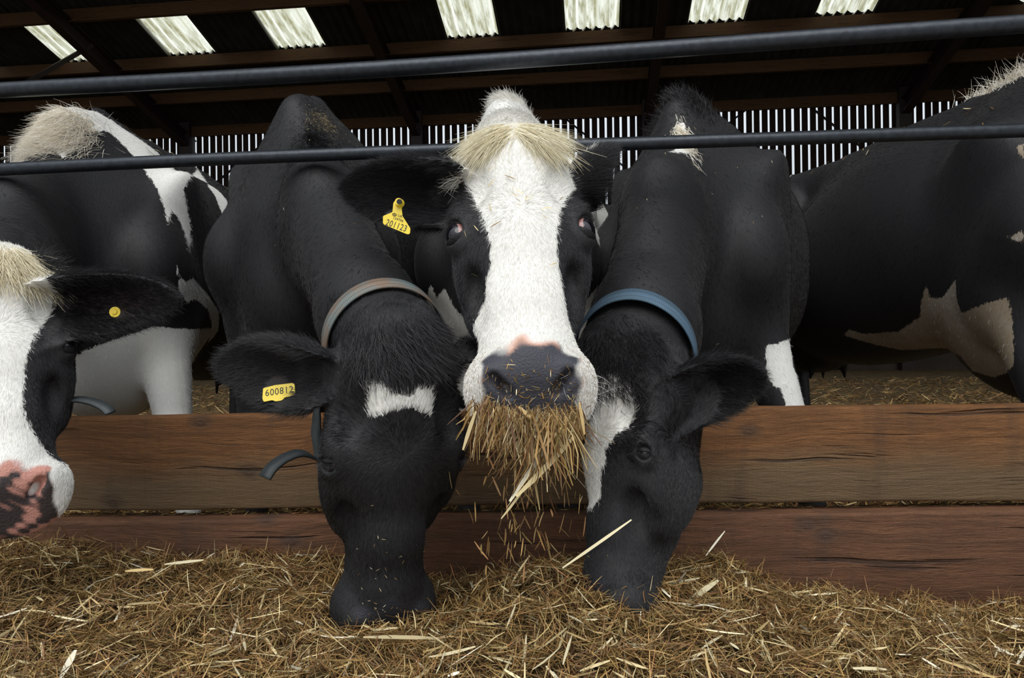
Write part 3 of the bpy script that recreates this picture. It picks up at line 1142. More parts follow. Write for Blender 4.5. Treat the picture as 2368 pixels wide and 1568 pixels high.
            sk = np.maximum(sk, tt)
        dt = np.zeros(len(P))
        if dirt is not None:
            dt = dirt(P)
        return w, sk, sc, dt
    k.paint = paint
    w, sk, sc, dt = paint(V)
    attr_f(me, 'white', w); attr_f(me, 'skin', sk); attr_c(me, 'skincol', sc); attr_f(me, 'dirt', dt)

    # ---- eyes
    if eyes:
        for s in (-1, 1):
            e_ = ek[0 if s < 0 else 1]
            ec = np.array((s * (.1085 - .020 * (1 - e_)), .190, -.0475 - .020 * (1 - e_)))
            look = unit(np.array((s * .82, .06, .52)) if eye_look is None else np.array(eye_look[s]))
            lid_n = unit(np.array((s * .74, .05, .67)))
            bm = bmesh.new()
            bmesh.ops.create_uvsphere(bm, u_segments=28, v_segments=20, radius=.0245 * hs * e_)
            em = bpy.data.meshes.new('eye'); bm.to_mesh(em); bm.free()
            em.polygons.foreach_set('use_smooth', np.ones(len(em.polygons), bool))
            eo = link('eye', em, M_eye, root)
            wl = RH @ look
            M = Vector(wl).to_track_quat('Z', 'Y').to_matrix().to_4x4()
            M.translation = Vector(fromH(ec) - g0)
            eo.matrix_basis = M
            # lids: two almond shells around the ball
            ln = RH @ lid_n
            axx = unit(RH @ np.array((0, 1, -.25)) * 0 + unit(np.cross(RH @ np.array((0, 1.0, 0.1)), ln)))  # across the opening
            ayy = np.cross(ln, axx)                          # up/down of the eye
            if np.dot(ayy, a) > 0: ayy = -ayy                # ayy points to the poll (up)
            axx = np.cross(ayy, ln)
            opn = eye_open[0 if s < 0 else 1]
            V2, F2 = [], []
            nseg = 20
            R0 = .0262 * hs * e_
            for up, e_open in ((1, 40 * opn), (-1, 30 * opn)):
                off = len(V2)
                for i in range(nseg + 1):
                    al = math.radians(-88 + 176 * i / nseg)
                    e0 = math.radians(e_open) * max(math.cos(al), 0) ** .6 + (0.02 if up > 0 else -.02)
                    for j, fr in enumerate((0.0, .0, .12, .5, 1.0)):
                        e = e0 + (math.radians(88) - e0) * fr
                        rr = R0 * (.95, 1.035, 1.075, 1.05, .96)[j]
                        V2.append(fromH(ec) - g0 + rr * (ln * math.cos(e) * math.cos(al) + axx * math.cos(e) * math.sin(al) + ayy * math.sin(e) * up))
                for i in range(nseg):
                    for j in range(4):
                        q4 = (off + i * 5 + j, off + (i + 1) * 5 + j, off + (i + 1) * 5 + j + 1, off + i * 5 + j + 1)
                        F2.append(q4 if up > 0 else q4[::-1])
            lm = mesh_from('eyelid', V2, F2, True)
            lo2 = link('eyelid', lm, M_lid, root)
            # lashes
            nl = 46
            tt = r.uniform(.12, .88, nl); ph = math.pi * tt
            rt, dr = [], []
            for q in tt:
                al = math.radians(-80 + 160 * q)
                e0 = math.radians(40 * opn) * max(math.cos(al), 0) ** .6
                dd = ln * math.cos(e0) * math.cos(al) + axx * math.cos(e0) * math.sin(al) + ayy * math.sin(e0)
                rt.append(fromH(ec) - g0 + dd * R0 * 1.03)
                dr.append(unit(dd + ayy * (.15 if opn > .7 else -.5) + r.normal(size=3) * .08))
            rt, dr = np.array(rt), np.array(dr)
            hair_object('eyelashes', root, rt, dr, dr, r.uniform(.012, .020, nl), .00028, np.tile(np.array([[.012, .011, .011]]), (nl, 1)), .25, 4, 0, r)

    # ---- short coat
    nh, nb = fur
    if nh + nb > 0:
        tri = np.concatenate([Q[:, [0, 1, 2]], Q[:, [0, 2, 3]]])
        A_, B_, C_ = V[tri[:, 0]], V[tri[:, 1]], V[tri[:, 2]]
        area = np.linalg.norm(np.cross(B_ - A_, C_ - A_), axis=1) / 2
        ctr = (A_ + B_ + C_) / 3
        nrmv = Nn[tri[:, 0]]
        toward = (nrmv * (CAM - ctr)).sum(1) > -.35 * np.linalg.norm(CAM - ctr, axis=1)
        qh = ((ctr - poll) @ RH) / hs
        ishead = (qh[:, 1] > -.08) & (qh[:, 1] < .56) & (np.abs(qh[:, 0]) < .2) & (qh[:, 2] > -.26)
        isear = np.zeros(len(ctr), bool)
        for (base, ex, ey, fz, L, wd, sd) in ear_list:
            q = ctr - base; x = q @ ex
            isear |= (x > .03) & (np.abs(qh[:, 0]) > .105) & (np.linalg.norm(q - np.outer(x, ex), axis=1) < .085) & (x < L + .03)
        ishead &= ~isear
        sets = []
        wts = area * toward
        for mask, cnt in ((ishead, nh), (isear, int(nh * .30)), (~ishead & ~isear & (ctr[:, 1] < furmax) & (ctr[:, 2] > .45), nb)):
            wv = wts * mask
            if wv.sum() <= 0 or cnt <= 0: continue
            sel = r.choice(len(tri), cnt, p=wv / wv.sum())
            u1, u2 = r.random(cnt), r.random(cnt)
            fl_ = u1 + u2 > 1
            u1[fl_], u2[fl_] = 1 - u1[fl_], 1 - u2[fl_]
            P = A_[sel] + (B_[sel] - A_[sel]) * u1[:, None] + (C_[sel] - A_[sel]) * u2[:, None]
            nn = Nn[tri[sel, 0]]
            sets.append((P, nn, mask is ishead, mask is isear))
        for (P, nn, hd, er) in sets:
            n = len(P)
            w, sk, sc, dt = paint(P)
            keep = (sk < .35) if not er else np.ones(n, bool)
            if hd and eyes:
                for s in (-1, 1):
                    keep &= np.linalg.norm(P - fromH((s * .1085, .19, -.0475)), axis=1) > (.036 if ek[0] == 1 else .021) * hs
            for (hx, hy, hr) in holes:
                dr = unit(at(hx, hy, 1.0) - CAM); rel = P - CAM
                keep &= np.linalg.norm(rel - np.outer(rel @ dr, dr), axis=1) > hr
            P, nn, w, dt = P[keep], nn[keep], w[keep], dt[keep]
            n = len(P)
            if hd:
                q = ((P - poll) @ RH) / hs
                wh = np.stack([q[:, 0], q[:, 1] - .175], 1)      # whorl between the eyes
                rr = np.linalg.norm(wh, axis=1)[:, None] + 1e-6
                whd = wh / rr
                blend = np.clip((q[:, 1] - .12) / .16, 0, 1)[:, None]
                d2 = whd * (1 - blend) + np.stack([whd[:, 0] * .45, np.ones(n)], 1) * blend
                d = d2[:, :1] * RH[:, 0] + d2[:, 1:] * RH[:, 1]
                ln_ = r.uniform(.006, .011, n) * np.where(q[:, 1] < .15, 1.5, 1.0) * np.where(q[:, 1] > .40, .65, 1.0)
                lift = .07
                rad_ = .00027
            elif er:
                d = np.zeros((n, 3)); best = np.full(n, 1e9)
                ln_ = np.zeros(n)
                for (base, ex, ey, fz, L, wd, sd) in ear_list:
                    dist = np.linalg.norm(P - base - ex * L / 2, axis=1)
                    m = dist < best
                    best[m] = dist[m]
                    q = P - base; x = q @ ex; y = q @ ey
                    edge = np.clip(np.abs(y) / wd, 0, 1.2)
                    dd = ex[None, :] + ey[None, :] * (np.sign(y) * edge)[:, None] * .55
                    d[m] = dd[m]
                    ln_[m] = (r.uniform(.012, .024, n) * (1 + .9 * edge * (1 - np.clip(x / L, 0, 1))))[m]
                lift = .22
                rad_ = .00028
            else:
                dn = np.array([0, 0, -1.0])
                up = np.clip((P[:, 2] - 1.25) / .2, 0, 1)[:, None]
                d = B[None, :] * .6 + dn * 1.0 * (1 - up) + B[None, :] * up
                ln_ = r.uniform(.007, .014, n)
                lift = .12
                rad_ = .00032
            d = d - nn * (d * nn).sum(1)[:, None]
            d /= np.linalg.norm(d, axis=1)[:, None] + 1e-6
            d = d + nn * (lift + .12 * r.random(n))[:, None] + r.normal(size=(n, 3)) * .11
            d /= np.linalg.norm(d, axis=1)[:, None]
            wn_ = w + r.normal(size=n) * .0025
            iswh = wn_ > 0
            v = r.uniform(.75, 1.15, n)[:, None]
            tint = np.where(iswh[:, None], np.array([.86, .84, .79]) * np.clip(v, .82, 1.06), np.array([.0085, .0083, .0095]) * np.where(r.random(n) < .15, 2.0, 1.0)[:, None] * v)
            tint = np.where((iswh & (r.random(n) < dt))[:, None], np.array([.26, .18, .09]) * v, tint)
            hair_object('fur', root, P - g0, d, nn, ln_, rad_, tint, .05, 4, .12, r)
    return k


def on_surface(k, p, d, far=1.0):
    """first point where the ray p + t d leaves the outside of the cow"""
    p = np.asarray(p, float); d = unit(d)
    t = np.linspace(0, far, 400)
    v = k.f(p + d * t[:, None])
    i = np.argmax(v < 0) if (v < 0).any() else 0
    return p + d * t[i]


def collar(k, c, axis, w, mat, label, off=.006, roll=0.0):
    """webbing collar hugging the neck where a plane through c cuts it"""
    axis = unit(axis)
    e1 = unit(np.cross(axis, (1, 0, 0))); e2 = np.cross(axis, e1)
    n = 96
    rings = []
    for ww in (-w / 2, -w / 4, 0, w / 4, w / 2):
        ring = []
        for i in range(n):
            an = 2 * math.pi * i / n
            d = math.cos(an) * e1 + math.sin(an) * e2
            t = np.linspace(.02, .34, 120)
            v = k.f(c + axis * ww + d * t[:, None])
            j = np.argmax(v > 0) if (v > 0).any() else len(t) - 1
            ring.append(t[j])
        ring = np.array(ring)
        for _ in range(6): ring = (np.roll(ring, 1) + ring * 2 + np.roll(ring, -1)) / 4
        rings.append(ring)
    Rm = np.maximum.reduce(rings)
    Rm = np.minimum(Rm, np.median(Rm) * 1.45)
    for _ in range(4): Rm = (np.roll(Rm, 1) + Rm * 2 + np.roll(Rm, -1)) / 4
    V, Fc, UV = [], [], []
    for i in range(n):
        an = 2 * math.pi * i / n
        d = math.cos(an) * e1 + math.sin(an) * e2
        for (ww, dr, v) in ((-w / 2, off, 0.0), (w / 2, off, 1.0), (w / 2, off + .0035, 1.0), (-w / 2, off + .0035, 0.0)):
            V.append(c + axis * ww + d * (Rm[i] + dr) - np.array(k.root.location))
    for i in range(n):
        j = (i + 1) % n
        for q in range(4):
            q2 = (q + 1) % 4
            Fc.append((i * 4 + q, i * 4 + q2, j * 4 + q2, j * 4 + q))
    me = mesh_from('collar', V, Fc, True)
    uvl = me.uv_layers.new(name='UVMap')
    vv = [0.0, 1.0, 1.0, 0.0]
    for pl in me.polygons:
        for li in pl.loop_indices:
            vi = me.loops[li].vertex_index
            i = vi // 4
            if i == 0 and pl.index >= (n - 1) * 4: i = n
            uvl.data[li].uv = (i / n, vv[vi % 4])
    o = link('collar', me, mat, k.root)
    o['label'] = label
    return o


def tuft(k, name, n, root_fn, dir_fn, length, tintf, radius=.0006, bend=.2, npt=7, wild=.2, seed=1, label=None):
    """longer locks: root_fn(r, n) -> world points near the hide, pulled on to it"""
    r = np.random.default_rng(seed)
    P = root_fn(r, n)
    for _ in range(6):
        v = k.f(P)
        e = .003
        g = np.stack([k.f(P + np.eye(3)[i] * e) - k.f(P - np.eye(3)[i] * e) for i in range(3)], 1) / (2 * e)
        g /= np.linalg.norm(g, axis=1)[:, None] + 1e-6
        P = P - g * v[:, None]
    d = dir_fn(r, P, g)
    d /= np.linalg.norm(d, axis=1)[:, None]
    L = r.uniform(length[0], length[1], n)
    o = hair_object(name, k.root, P - np.array(k.root.location), d, g, L, r.uniform(.7, 1.3, n) * radius, tintf(r, P), bend, npt, wild, r)
    if label: o['label'] = label
    return o


def text_on(parent, s, size, M, name='print', shear=0, sx=1.0):
    cu = bpy.data.curves.new(name, 'FONT')
    cu.body = s
    cu.size = size
    cu.align_x = 'CENTER'; cu.align_y = 'CENTER'
    cu.extrude = .0002
    cu.space_character = 1.12
    tmp = bpy.data.objects.new(name, cu)
    C.objects.link(tmp)
    me = bpy.data.meshes.new_from_object(tmp.evaluated_get(bpy.context.evaluated_depsgraph_get()))
    bpy.data.objects.remove(tmp)
    me.materials.clear()
    o = link(name, me, M_ink, parent)
    o.matrix_basis = M @ Matrix.Diagonal((sx, 1, 1, 1))
    return o


def frame_M(o, x, y):
    """matrix with local x, y axes given in the world and z = x cross y"""
    x = unit(x); z = unit(np.cross(x, y)); y = np.cross(z, x)
    return Matrix(((x[0], y[0], z[0], o[0]), (x[1], y[1], z[1], o[1]), (x[2], y[2], z[2], o[2]), (0, 0, 0, 1)))


def pxpoly(pts, d):
    """outline of a coat patch measured at distance d, as x, z world coordinates"""
    return [tuple(at(x, y, d)[[0, 2]]) for x, y in pts]


def whitish(lo=(.60, .50, .34), hi=(.95, .92, .84)):
    def fn(r, P):
        t = r.random(len(P))[:, None] ** .8
        return np.array(lo) * (1 - t) + np.array(hi) * t
    return fn


def blackish(r, P):
    return np.array([.012, .0115, .0125]) * r.uniform(.7, 1.7, len(P))[:, None]

# ------------------------------------------------------------------ cow with white face, left edge
def xw(*p): return at(*p)


k1 = cow('cow', 'white-faced cow at the left edge with pink nose and white shoulder stripe', at(215, 245, 2.30), (-.03, 1.0),
         at(-20, 606, 1.38), at(18, 1188, 1.20), (.55, -1, .1),
         [dict(side=1, tip=at(418, 690, 1.36), face=(.15, -1, -.25), w=.054), dict(side=-1, tip=at(-290, 720, 1.45), face=(-.1, -1, -.2), w=.056)],
         dict(pts=[at(75, 590, 1.98), at(10, 680, 1.66)], rad=[(.115, .20), (.09, .14)]),
         [dict(px=[(26, 372), (30, 330), (60, 260), (120, 232), (215, 238), (280, 250), (345, 285), (400, 335), (445, 408), (425, 440), (441, 520), (437, 582),
                   (428, 540), (410, 500), (396, 485), (390, 522), (376, 470), (360, 430), (330, 390), (290, 340), (250, 305), (205, 308), (180, 335), (145, 368), (125, 342), (90, 332), (50, 345)], depth=.6, spread=.9),
          dict(px=[(455, 388), (480, 396), (503, 440), (528, 470), (520, 540), (505, 475), (480, 430)], depth=.2, spread=.7),
          dict(px=[(402, 600), (408, 640), (430, 652), (445, 642), (480, 680), (506, 720), (503, 765), (480, 795), (490, 750), (480, 715), (450, 690), (430, 700), (412, 665)], depth=.2),
          dict(poly=pxpoly([(60, 880), (180, 850), (260, 805), (360, 755), (432, 762), (440, 800), (470, 870), (490, 1300), (60, 1300)], 2.2), y=(1.7, 2.62))],
         headpatch=[dict(poly=[(-.12, -.14), (.095, -.14), (.10, -.03), (.105, .03), (.095, .10), (.075, .15), (.056, .20), (.042, .25), (.035, .30), (.036, .35), (.052, .40), (.075, .44), (.2, .455), (.2, .62), (-.2, .62), (-.2, .43), (-.07, .36), (-.06, .25), (-.08, .15)], zmin=-.13)],
         muzzle='pink', seed=1, fur=(38000, 36000), legs=dict(fl=(.11, -.02)), mz=1.2, padw=.026, body_w=1.16, holes=[(267, 722, .011)], group='cows feeding over the barrier')

# ------------------------------------------------------------------ black cow with the white star
k2 = cow('cow', 'black cow head down with small white star on forehead and yellow tag 600812', at(718, 214, 2.24), (.02, 1.0),
         at(943, 822, 1.21), at(908, 1540, 1.27), (.42, -1, .0),
         [dict(side=-1, tip=at(500, 845, 1.30), face=(.12, -1, -.2), w=.052), dict(side=1, tip=at(1068, 838, 1.46), face=(.5, -.6, -.3), w=.05)],
         dict(pts=[at(762, 555, 1.94), at(852, 728, 1.52), at(902, 808, 1.37)], rad=[(.115, .20), (.098, .118), (.094, .10)]),
         [], headpatch=[dict(poly=[(-.060, .052), (-.038, .046), (-.024, .066), (.008, .068), (.020, .056), (.046, .058), (.056, .084), (.048, .108), (.012, .088), (-.018, .090), (-.034, .100), (-.056, .108)])],
         muzzle='black', seed=2, fur=(46000, 46000), eye_open=(.16, .2), legs=dict(fr=(-.02, 0.05)), body_w=.95, mz=1.12, holes=[(655, 905, .030)], group='cows feeding over the barrier')

# ------------------------------------------------------------------ white-faced cow in the middle
def dirt3(P):
    return np.clip((.70 - P[:, 2]) / .15, 0, .25) * (P[:, 1] < 1.5)


k3 = cow('cow', 'white-faced cow in the middle looking up with hay in its mouth and ear tag 201123', at(1180, 222, 2.32), (.20, .98),
         at(1191, 318, 1.39), at(1236, 935, 1.10), (.02, -1, .0),
         [dict(side=-1, tip=at(790, 436, 1.40), face=(.15, -1, -.18), w=.056), dict(side=1, tip=at(1424, 343, 1.46), face=(.95, .45, .1), w=.042)],
         dict(pts=[at(1186, 470, 1.86)], rad=[(.115, .21)]),
         [dict(poly=pxpoly([(960, 480), (1010, 400), (1060, 330), (1110, 150), (1260, 150), (1340, 290), (1480, 320), (1520, 480), (1440, 560), (1400, 640), (1360, 560), (1360, 440), (1300, 380), (1180, 420), (1080, 430), (1030, 440), (1000, 500)], 2.32), y=(1.5, 4.5)),
          dict(poly=pxpoly([(985, 690), (1000, 660), (1012, 690), (1030, 670), (1060, 720), (1110, 760), (1250, 790), (1330, 720), (1400, 640), (1420, 760), (1400, 1100), (985, 1100)], 2.2), y=(1.8, 2.75)),
          dict(poly=pxpoly([(1020, 120), (1350, 120), (1360, 370), (1310, 385), (1190, 420), (1070, 385), (1020, 370)], 1.55), y=(1.2, 2.2)),
          dict(poly=pxpoly([(1378, 352), (1392, 348), (1424, 385), (1452, 440), (1446, 470), (1420, 420)], 2.7), y=(2.3, 4.5), cut=True)],
         headpatch=[dict(poly=[(-.095, -.16), (-.102, .0), (-.100, .05), (-.082, .10), (-.072, .15), (-.062, .20), (-.053, .235), (-.056, .27), (-.070, .31), (-.092, .345), (-.115, .375), (-.2, .40), (-.2, .63), (.2, .63), (.2, .45), (.088, .425), (.072, .38), (.062, .32), (.058, .26), (.060, .22), (.070, .17), (.086, .12), (.110, .075), (.104, .03), (.095, -.02), (.095, -.16)], zmin=-.11)],
         muzzle='slate', seed=3, fur=(60000, 24000), dirt=dirt3, legs=dict(fr=(.03, .0)), body_w=.96, mz=1.34, holes=[(918, 508, .023)], group='cows feeding over the barrier')

# ------------------------------------------------------------------ black cow with the blue collar
k4 = cow('cow', 'black cow right of centre, head down sideways, wearing blue collar', at(1597, 214, 2.24), (.5, .866),
         at(1400, 850, 1.42), at(1335, 1465, 1.27), (-1, -.46, .05),
         [dict(side=1, tip=at(1770, 872, 1.36), face=(-.1, -1, -.30), w=.054, base=at(1545, 895, 1.44)), dict(side=-1, tip=at(1330, 860, 1.78), face=(-.6, .2, -.3), w=.05)],
         dict(pts=[at(1543, 540, 1.97), at(1492, 760, 1.64), at(1456, 846, 1.53)], rad=[(.112, .20), (.112, .135), (.104, .11)], r0=(.095, .25)),
         [dict(poly=pxpoly([(1742, 800), (1760, 795), (1812, 783), (1808, 850), (1835, 880), (1880, 925), (1900, 980), (1790, 980), (1775, 900), (1748, 872)], 2.15), y=(1.8, 2.6)),
          dict(px=[(1562, 292), (1580, 282), (1594, 330), (1592, 356), (1545, 352), (1572, 338), (1566, 312)], depth=.1)],
         headpatch=[dict(poly=[(-.10, .02), (.050, .035), (.078, .06), (.082, .10), (.070, .135), (.052, .165), (.034, .185), (.040, .205), (.024, .225), (.018, .28), (.0, .30), (-.045, .30), (-.09, .22)])],
         muzzle='black', seed=4, fur=(46000, 50000), eye_open=(.14, .12), body_w=1.01, bendk=-.215, mz=1.08, legs=dict(fl=(.20, 0.0)), group='cows feeding over the barrier')

# ------------------------------------------------------------------ cow standing on the right
def yzpoly(pts, X):
    out = []
    for x, y in pts:
        d = X / max(.05, (x - 1184.0) / F)
        p = at(x, y, d)
        out.append((p[1], p[2]))
    return out


XF = 1.27
k5 = cow('cow', 'black cow with pale brown belly patch standing at the right edge', np.array([1.73, 2.20, 1.565]), (-.135, .99),
         np.array([2.52, 2.02, 1.36]), np.array([2.90, 1.86, 1.00]), (.75, -.25, .6),
         [dict(side=-1, tip=np.array([2.42, 1.84, 1.25]), face=(.7, -.6, -.1)), dict(side=1, tip=np.array([2.56, 2.25, 1.27]), face=(.8, .4, -.1))],
         dict(pts=[np.array([2.10, 2.05, 1.26])], rad=[(.115, .20)]),
         [dict(px=[(1950, 775), (1965, 762), (2000, 772), (2080, 766), (2130, 732), (2143, 655), (2152, 690), (2180, 688), (2212, 645), (2212, 690), (2225, 725), (2290, 698), (2330, 688), (2345, 760), (2345, 850), (2300, 872), (2200, 868), (2110, 850), (2090, 810), (1995, 788)], depth=.35, spread=.9, d0=1.7),
          dict(px=[(2352, 340), (2367, 332), (2367, 368), (2358, 362)], depth=.1, d0=1.7),
          dict(px=[(2330, 548), (2352, 540), (2367, 534), (2367, 560), (2350, 558)], depth=.1, d0=1.7),
          dict(px=[(1936, 352), (1944, 346), (1941, 366), (1932, 368)], depth=.1, d0=1.7)],
         muzzle='black', seed=5, fur=(0, 40000), eyes=True, fine=.008, coarse=.02, dirt=lambda P: np.full(len(P), .85), furmax=4.2,
         body_w=1.0, legs=dict(fr=(0, -.14)), group='cows standing in the straw yard')

# ------------------------------------------------------------------ back of a cow at the far left
k6 = cow('cow', 'dark cow mostly out of frame behind the left cow, straw lying on its back', np.array([-2.42, 3.0, 1.47]), (-.05, 1.0),
         np.array([-2.5, 2.2, 1.25]), np.array([-2.52, 1.85, .90]), (0, -1, .1),
         [dict(side=-1, tip=np.array([-2.72, 2.2, 1.18]), face=(0, -1, -.2)), dict(side=1, tip=np.array([-2.28, 2.2, 1.18]), face=(0, -1, -.2))],
         dict(pts=[np.array([-2.46, 2.6, 1.2])], rad=[(.115, .21)]), [], muzzle='black', seed=6, fur=(0, 3000), fine=.010, coarse=.03,
         group='cows standing in the straw yard', furmax=4.5)

# ------------------------------------------------------------------ long hair
def around(p0, sd):
    p0 = np.asarray(p0, float)
    return lambda r, n: p0 + r.normal(size=(n, 3)) * np.asarray(sd)


def head_box(k, x, y, z):
    def fn(r, n):
        q = np.stack([r.uniform(x[0], x[1], n), r.uniform(y[0], y[1], n), r.uniform(z[0], z[1], n)], 1)
        return k.poll + (q * k.hs) @ k.RH.T
    return fn


def comb(v, spread=.35, lift=.3):
    v = unit(v)
    def fn(r, P, g):
        d = v - g * (g @ v)[:, None]
        return d + g * lift + r.normal(size=P.shape) * spread
    return fn


# middle cow: pale forelock parted over the poll
def fore3(r, P, g):
    q = ((P - k3.poll) @ k3.RH)
    sgn = np.sign(q[:, 0] + .004 + r.normal(size=len(P)) * .008)
    down = r.uniform(.35, 1.0, len(P))[:, None]
    return k3.RH[:, 1] * down + k3.RH[:, 0] * (sgn * r.uniform(.35, 1.0, len(P)))[:, None] + g * .16 + r.normal(size=P.shape) * .07


tuft(k3, 'forelock', 5200, head_box(k3, (-.040, .040), (-.10, -.015), (-.06, .02)), fore3, (.05, .098), whitish((.52, .42, .22), (.93, .88, .70)), .00055, .30, 9, .12, 31, 'long pale yellowish forelock')
tuft(k3, 'withers_tuft', 2400, around(at(1165, 232, 2.30), (.045, .09, .03)), comb((-.5, -.2, .5), .22, .3), (.012, .034), whitish((.62, .58, .5), (.82, .8, .75)), .0006, .1, 6, .25, 32)
tuft(k3, 'crest_hair', 3000, around(ray_hit(k3, 1185, 272), (.055, .12, .04)), comb((-.3, -.6, -.3), .3, .2), (.010, .026), whitish((.74, .71, .64), (.93, .91, .86)), .0005, .1, 6, .2, 36)
tuft(k3, 'poll_fringe', 900, head_box(k3, (-.11, -.08), (.0, .05), (-.10, -.03)), comb(k3.RH @ np.array([-.9, -.2, .3]), .3, .7), (.02, .04), whitish((.6, .56, .48), (.82, .8, .75)), .0005, .2, 6, .3, 33)
# left cow
def fore1(r, P, g):
    q = ((P - k1.poll) @ k1.RH)
    side = k1.RH[:, 0] * (q[:, 0] * 4.5)[:, None]
    return k1.RH[:, 1] * .9 + side + g * .2 + r.normal(size=P.shape) * .14


tuft(k1, 'forelock', 5200, head_box(k1, (-.075, .075), (-.08, .02), (-.08, .03)), fore1, (.045, .085), whitish((.50, .40, .22), (.92, .86, .68)), .0006, .15, 8, .14, 41, 'pale yellowish forelock')
tuft(k1, 'withers_tuft', 6500, around(ray_hit(k1, 118, 305), (.042, .05, .036)), comb((-.5, -.45, -.45), .20, .32), (.03, .065), whitish((.66, .56, .40), (.96, .93, .86)), .0006, .2, 7, .22, 42, 'shaggy cream tuft over the withers')
tuft(k1, 'poll_fringe', 900, head_box(k1, (.07, .10), (-.04, .03), (-.09, -.02)), comb(k1.RH @ np.array([.9, -.3, .2]), .3, .7), (.02, .045), blackish, .0005, .1, 6, .3, 43)
# black cows
def fore2(k):
    def fn(r, P, g):
        q = ((P - k.poll) @ k.RH)
        return k.RH[:, 1] * .55 + k.RH[:, 0] * (.45 + q[:, 0] * 4)[:, None] + g * .14 + r.normal(size=P.shape) * .13
    return fn


tuft(k2, 'forelock', 3600, head_box(k2, (-.085, .09), (-.07, .025), (-.06, .02)), fore2(k2), (.02, .05), blackish, .00045, .15, 7, .2, 51)
tuft(k4, 'forelock', 3000, head_box(k4, (-.09, .10), (-.09, .07), (-.09, .02)), fore2(k4), (.018, .04), lambda r, P: blackish(r, P) * 1.5, .00045, .15, 7, .2, 61)
tuft(k4, 'withers_tuft', 2400, around(at(1570, 250, 2.2), (.05, .07, .05)), comb((-.45, -.2, .6), .25, .5), (.015, .04), blackish, .0006, .1, 6, .3, 62)
tuft(k4, 'white_flash', 900, around(ray_hit(k4, 1578, 318), (.012, .02, .035)), comb((.1, -.2, -1), .2, .25), (.015, .03), whitish(), .0006, .2, 6, .2, 63)
tuft(k2, 'crest_hair', 1800, around(ray_hit(k2, 748, 330), (.035, .06, .07)), comb((.1, -.3, -1), .25, .35), (.015, .035), blackish, .0006, .1, 6, .2, 52)
tuft(k5, 'withers_tuft', 1600, around(np.array([1.74, 2.40, 1.58]), (.05, .10, .03)), comb((.2, .1, 1), .5, .9), (.03, .055), whitish(), .0008, .3, 8, .5, 71, 'curly white hair on the withers')

tuft(k2, 'scurf', 700, around(ray_hit(k2, 745, 285), (.022, .04, .028)), comb((0, -.3, -1), .5, .3), (.004, .010), lambda r, P: np.array([.22, .17, .09]) * r.uniform(.4, 1.4, len(P))[:, None], .0007, .1, 4, .2, 53, 'dusty tan patch of scurf on the withers')

# whiskers of the middle cow
def wh(r, P, g):
    return g * .8 + k3.RH[:, 1] * .5 + r.normal(size=P.shape) * .3


tuft(k3, 'whiskers', 40, head_box(k3, (.06, .10), (.46, .52), (-.14, -.06)), wh, (.03, .06), whitish((.5, .5, .48), (.8, .8, .8)), .00022, .2, 6, .3, 35)

# ------------------------------------------------------------------ collars, straps, ear tags
cc4 = at(1487, 838, 1.56)
collar(k4, cc4, at(1470, 845, 1.47) - at(1512, 690, 1.74), 0.052, M_col_blue, 'blue woven webbing collar')
cc2 = at(874, 812, 1.40)
collar(k2, cc2, at(905, 830, 1.33) - at(826, 690, 1.58), 0.046, M_col_grey, 'faded grey-green webbing collar')


def strap(k, pts, w, label):
    P = np.array([at(*p) for p in pts]); t = np.linspace(0, 1, len(P)); tt = np.linspace(0, 1, 24)
    Q = np.stack([np.interp(tt, t, P[:, i]) for i in range(3)], 1)
    for _ in range(4): Q[1:-1] = (Q[:-2] + 2 * Q[1:-1] + Q[2:]) / 4
    tan = np.gradient(Q, axis=0); tan /= np.linalg.norm(tan, axis=1)[:, None]
    V, Fc = [], []
    for i in range(len(Q)):
        s = unit(np.cross(tan[i], (0.0, -.35, .9))); u = np.cross(s, tan[i])
        for (x, y) in ((-1, -1), (1, -1), (1, 1), (-1, 1)):
            V.append(Q[i] + s * x * w / 2 + u * y * .0025 - np.array(k.root.location))
    for i in range(len(Q) - 1):
        for q in range(4):
            q2 = (q + 1) % 4
            Fc.append((i * 4 + q, i * 4 + q2, (i + 1) * 4 + q2, (i + 1) * 4 + q))
    Fc += [(0, 1, 2, 3), tuple(len(V) - 4 + i for i in range(4))]
    o = link('strap_end', mesh_from('strap_end', V, Fc, True), M_strap, k.root)
    o['label'] = label
    return o


strap(k2, [(760, 1085, 1.50), (720, 1052, 1.46), (690, 1046, 1.44), (655, 1060, 1.42), (628, 1080, 1.40), (612, 1105, 1.39)], .030, 'dark loose end of the collar strap')
strap(k2, [(742, 900, 1.50), (733, 950, 1.51), (731, 1000, 1.52), (740, 1060, 1.52)], .022, 'dark hanging side of the collar strap')
strap(k1, [(140, 930, 1.42), (180, 922, 1.41), (220, 930, 1.40), (245, 943, 1.39), (256, 955, 1.385)], .020, 'dark loose end of the collar strap')


def plate(pts2, th, name):
    n = len(pts2)
    V = [(x, y, -th / 2) for x, y in pts2] + [(x, y, th / 2) for x, y in pts2]
    Fc = [tuple(range(n))[::-1], tuple(range(n, 2 * n))] + [(i, (i + 1) % n, n + (i + 1) % n, n + i) for i in range(n)]
    me = mesh_from(name, V, Fc)
    bm = bmesh.new(); bm.from_mesh(me)
    ed = [e for e in bm.edges if abs(e.verts[0].co.z - e.verts[1].co.z) > th * .5]
    bmesh.ops.bevel(bm, geom=ed, offset=.0009, segments=2, affect='EDGES')
    bmesh.ops.recalc_face_normals(bm, faces=bm.faces)
    bm.to_mesh(me); bm.free()
    return me


# flag tag of the middle cow; the pixel outline becomes a plate in its own plane
d_t = 1.295
o_ = at(918, 510, d_t)
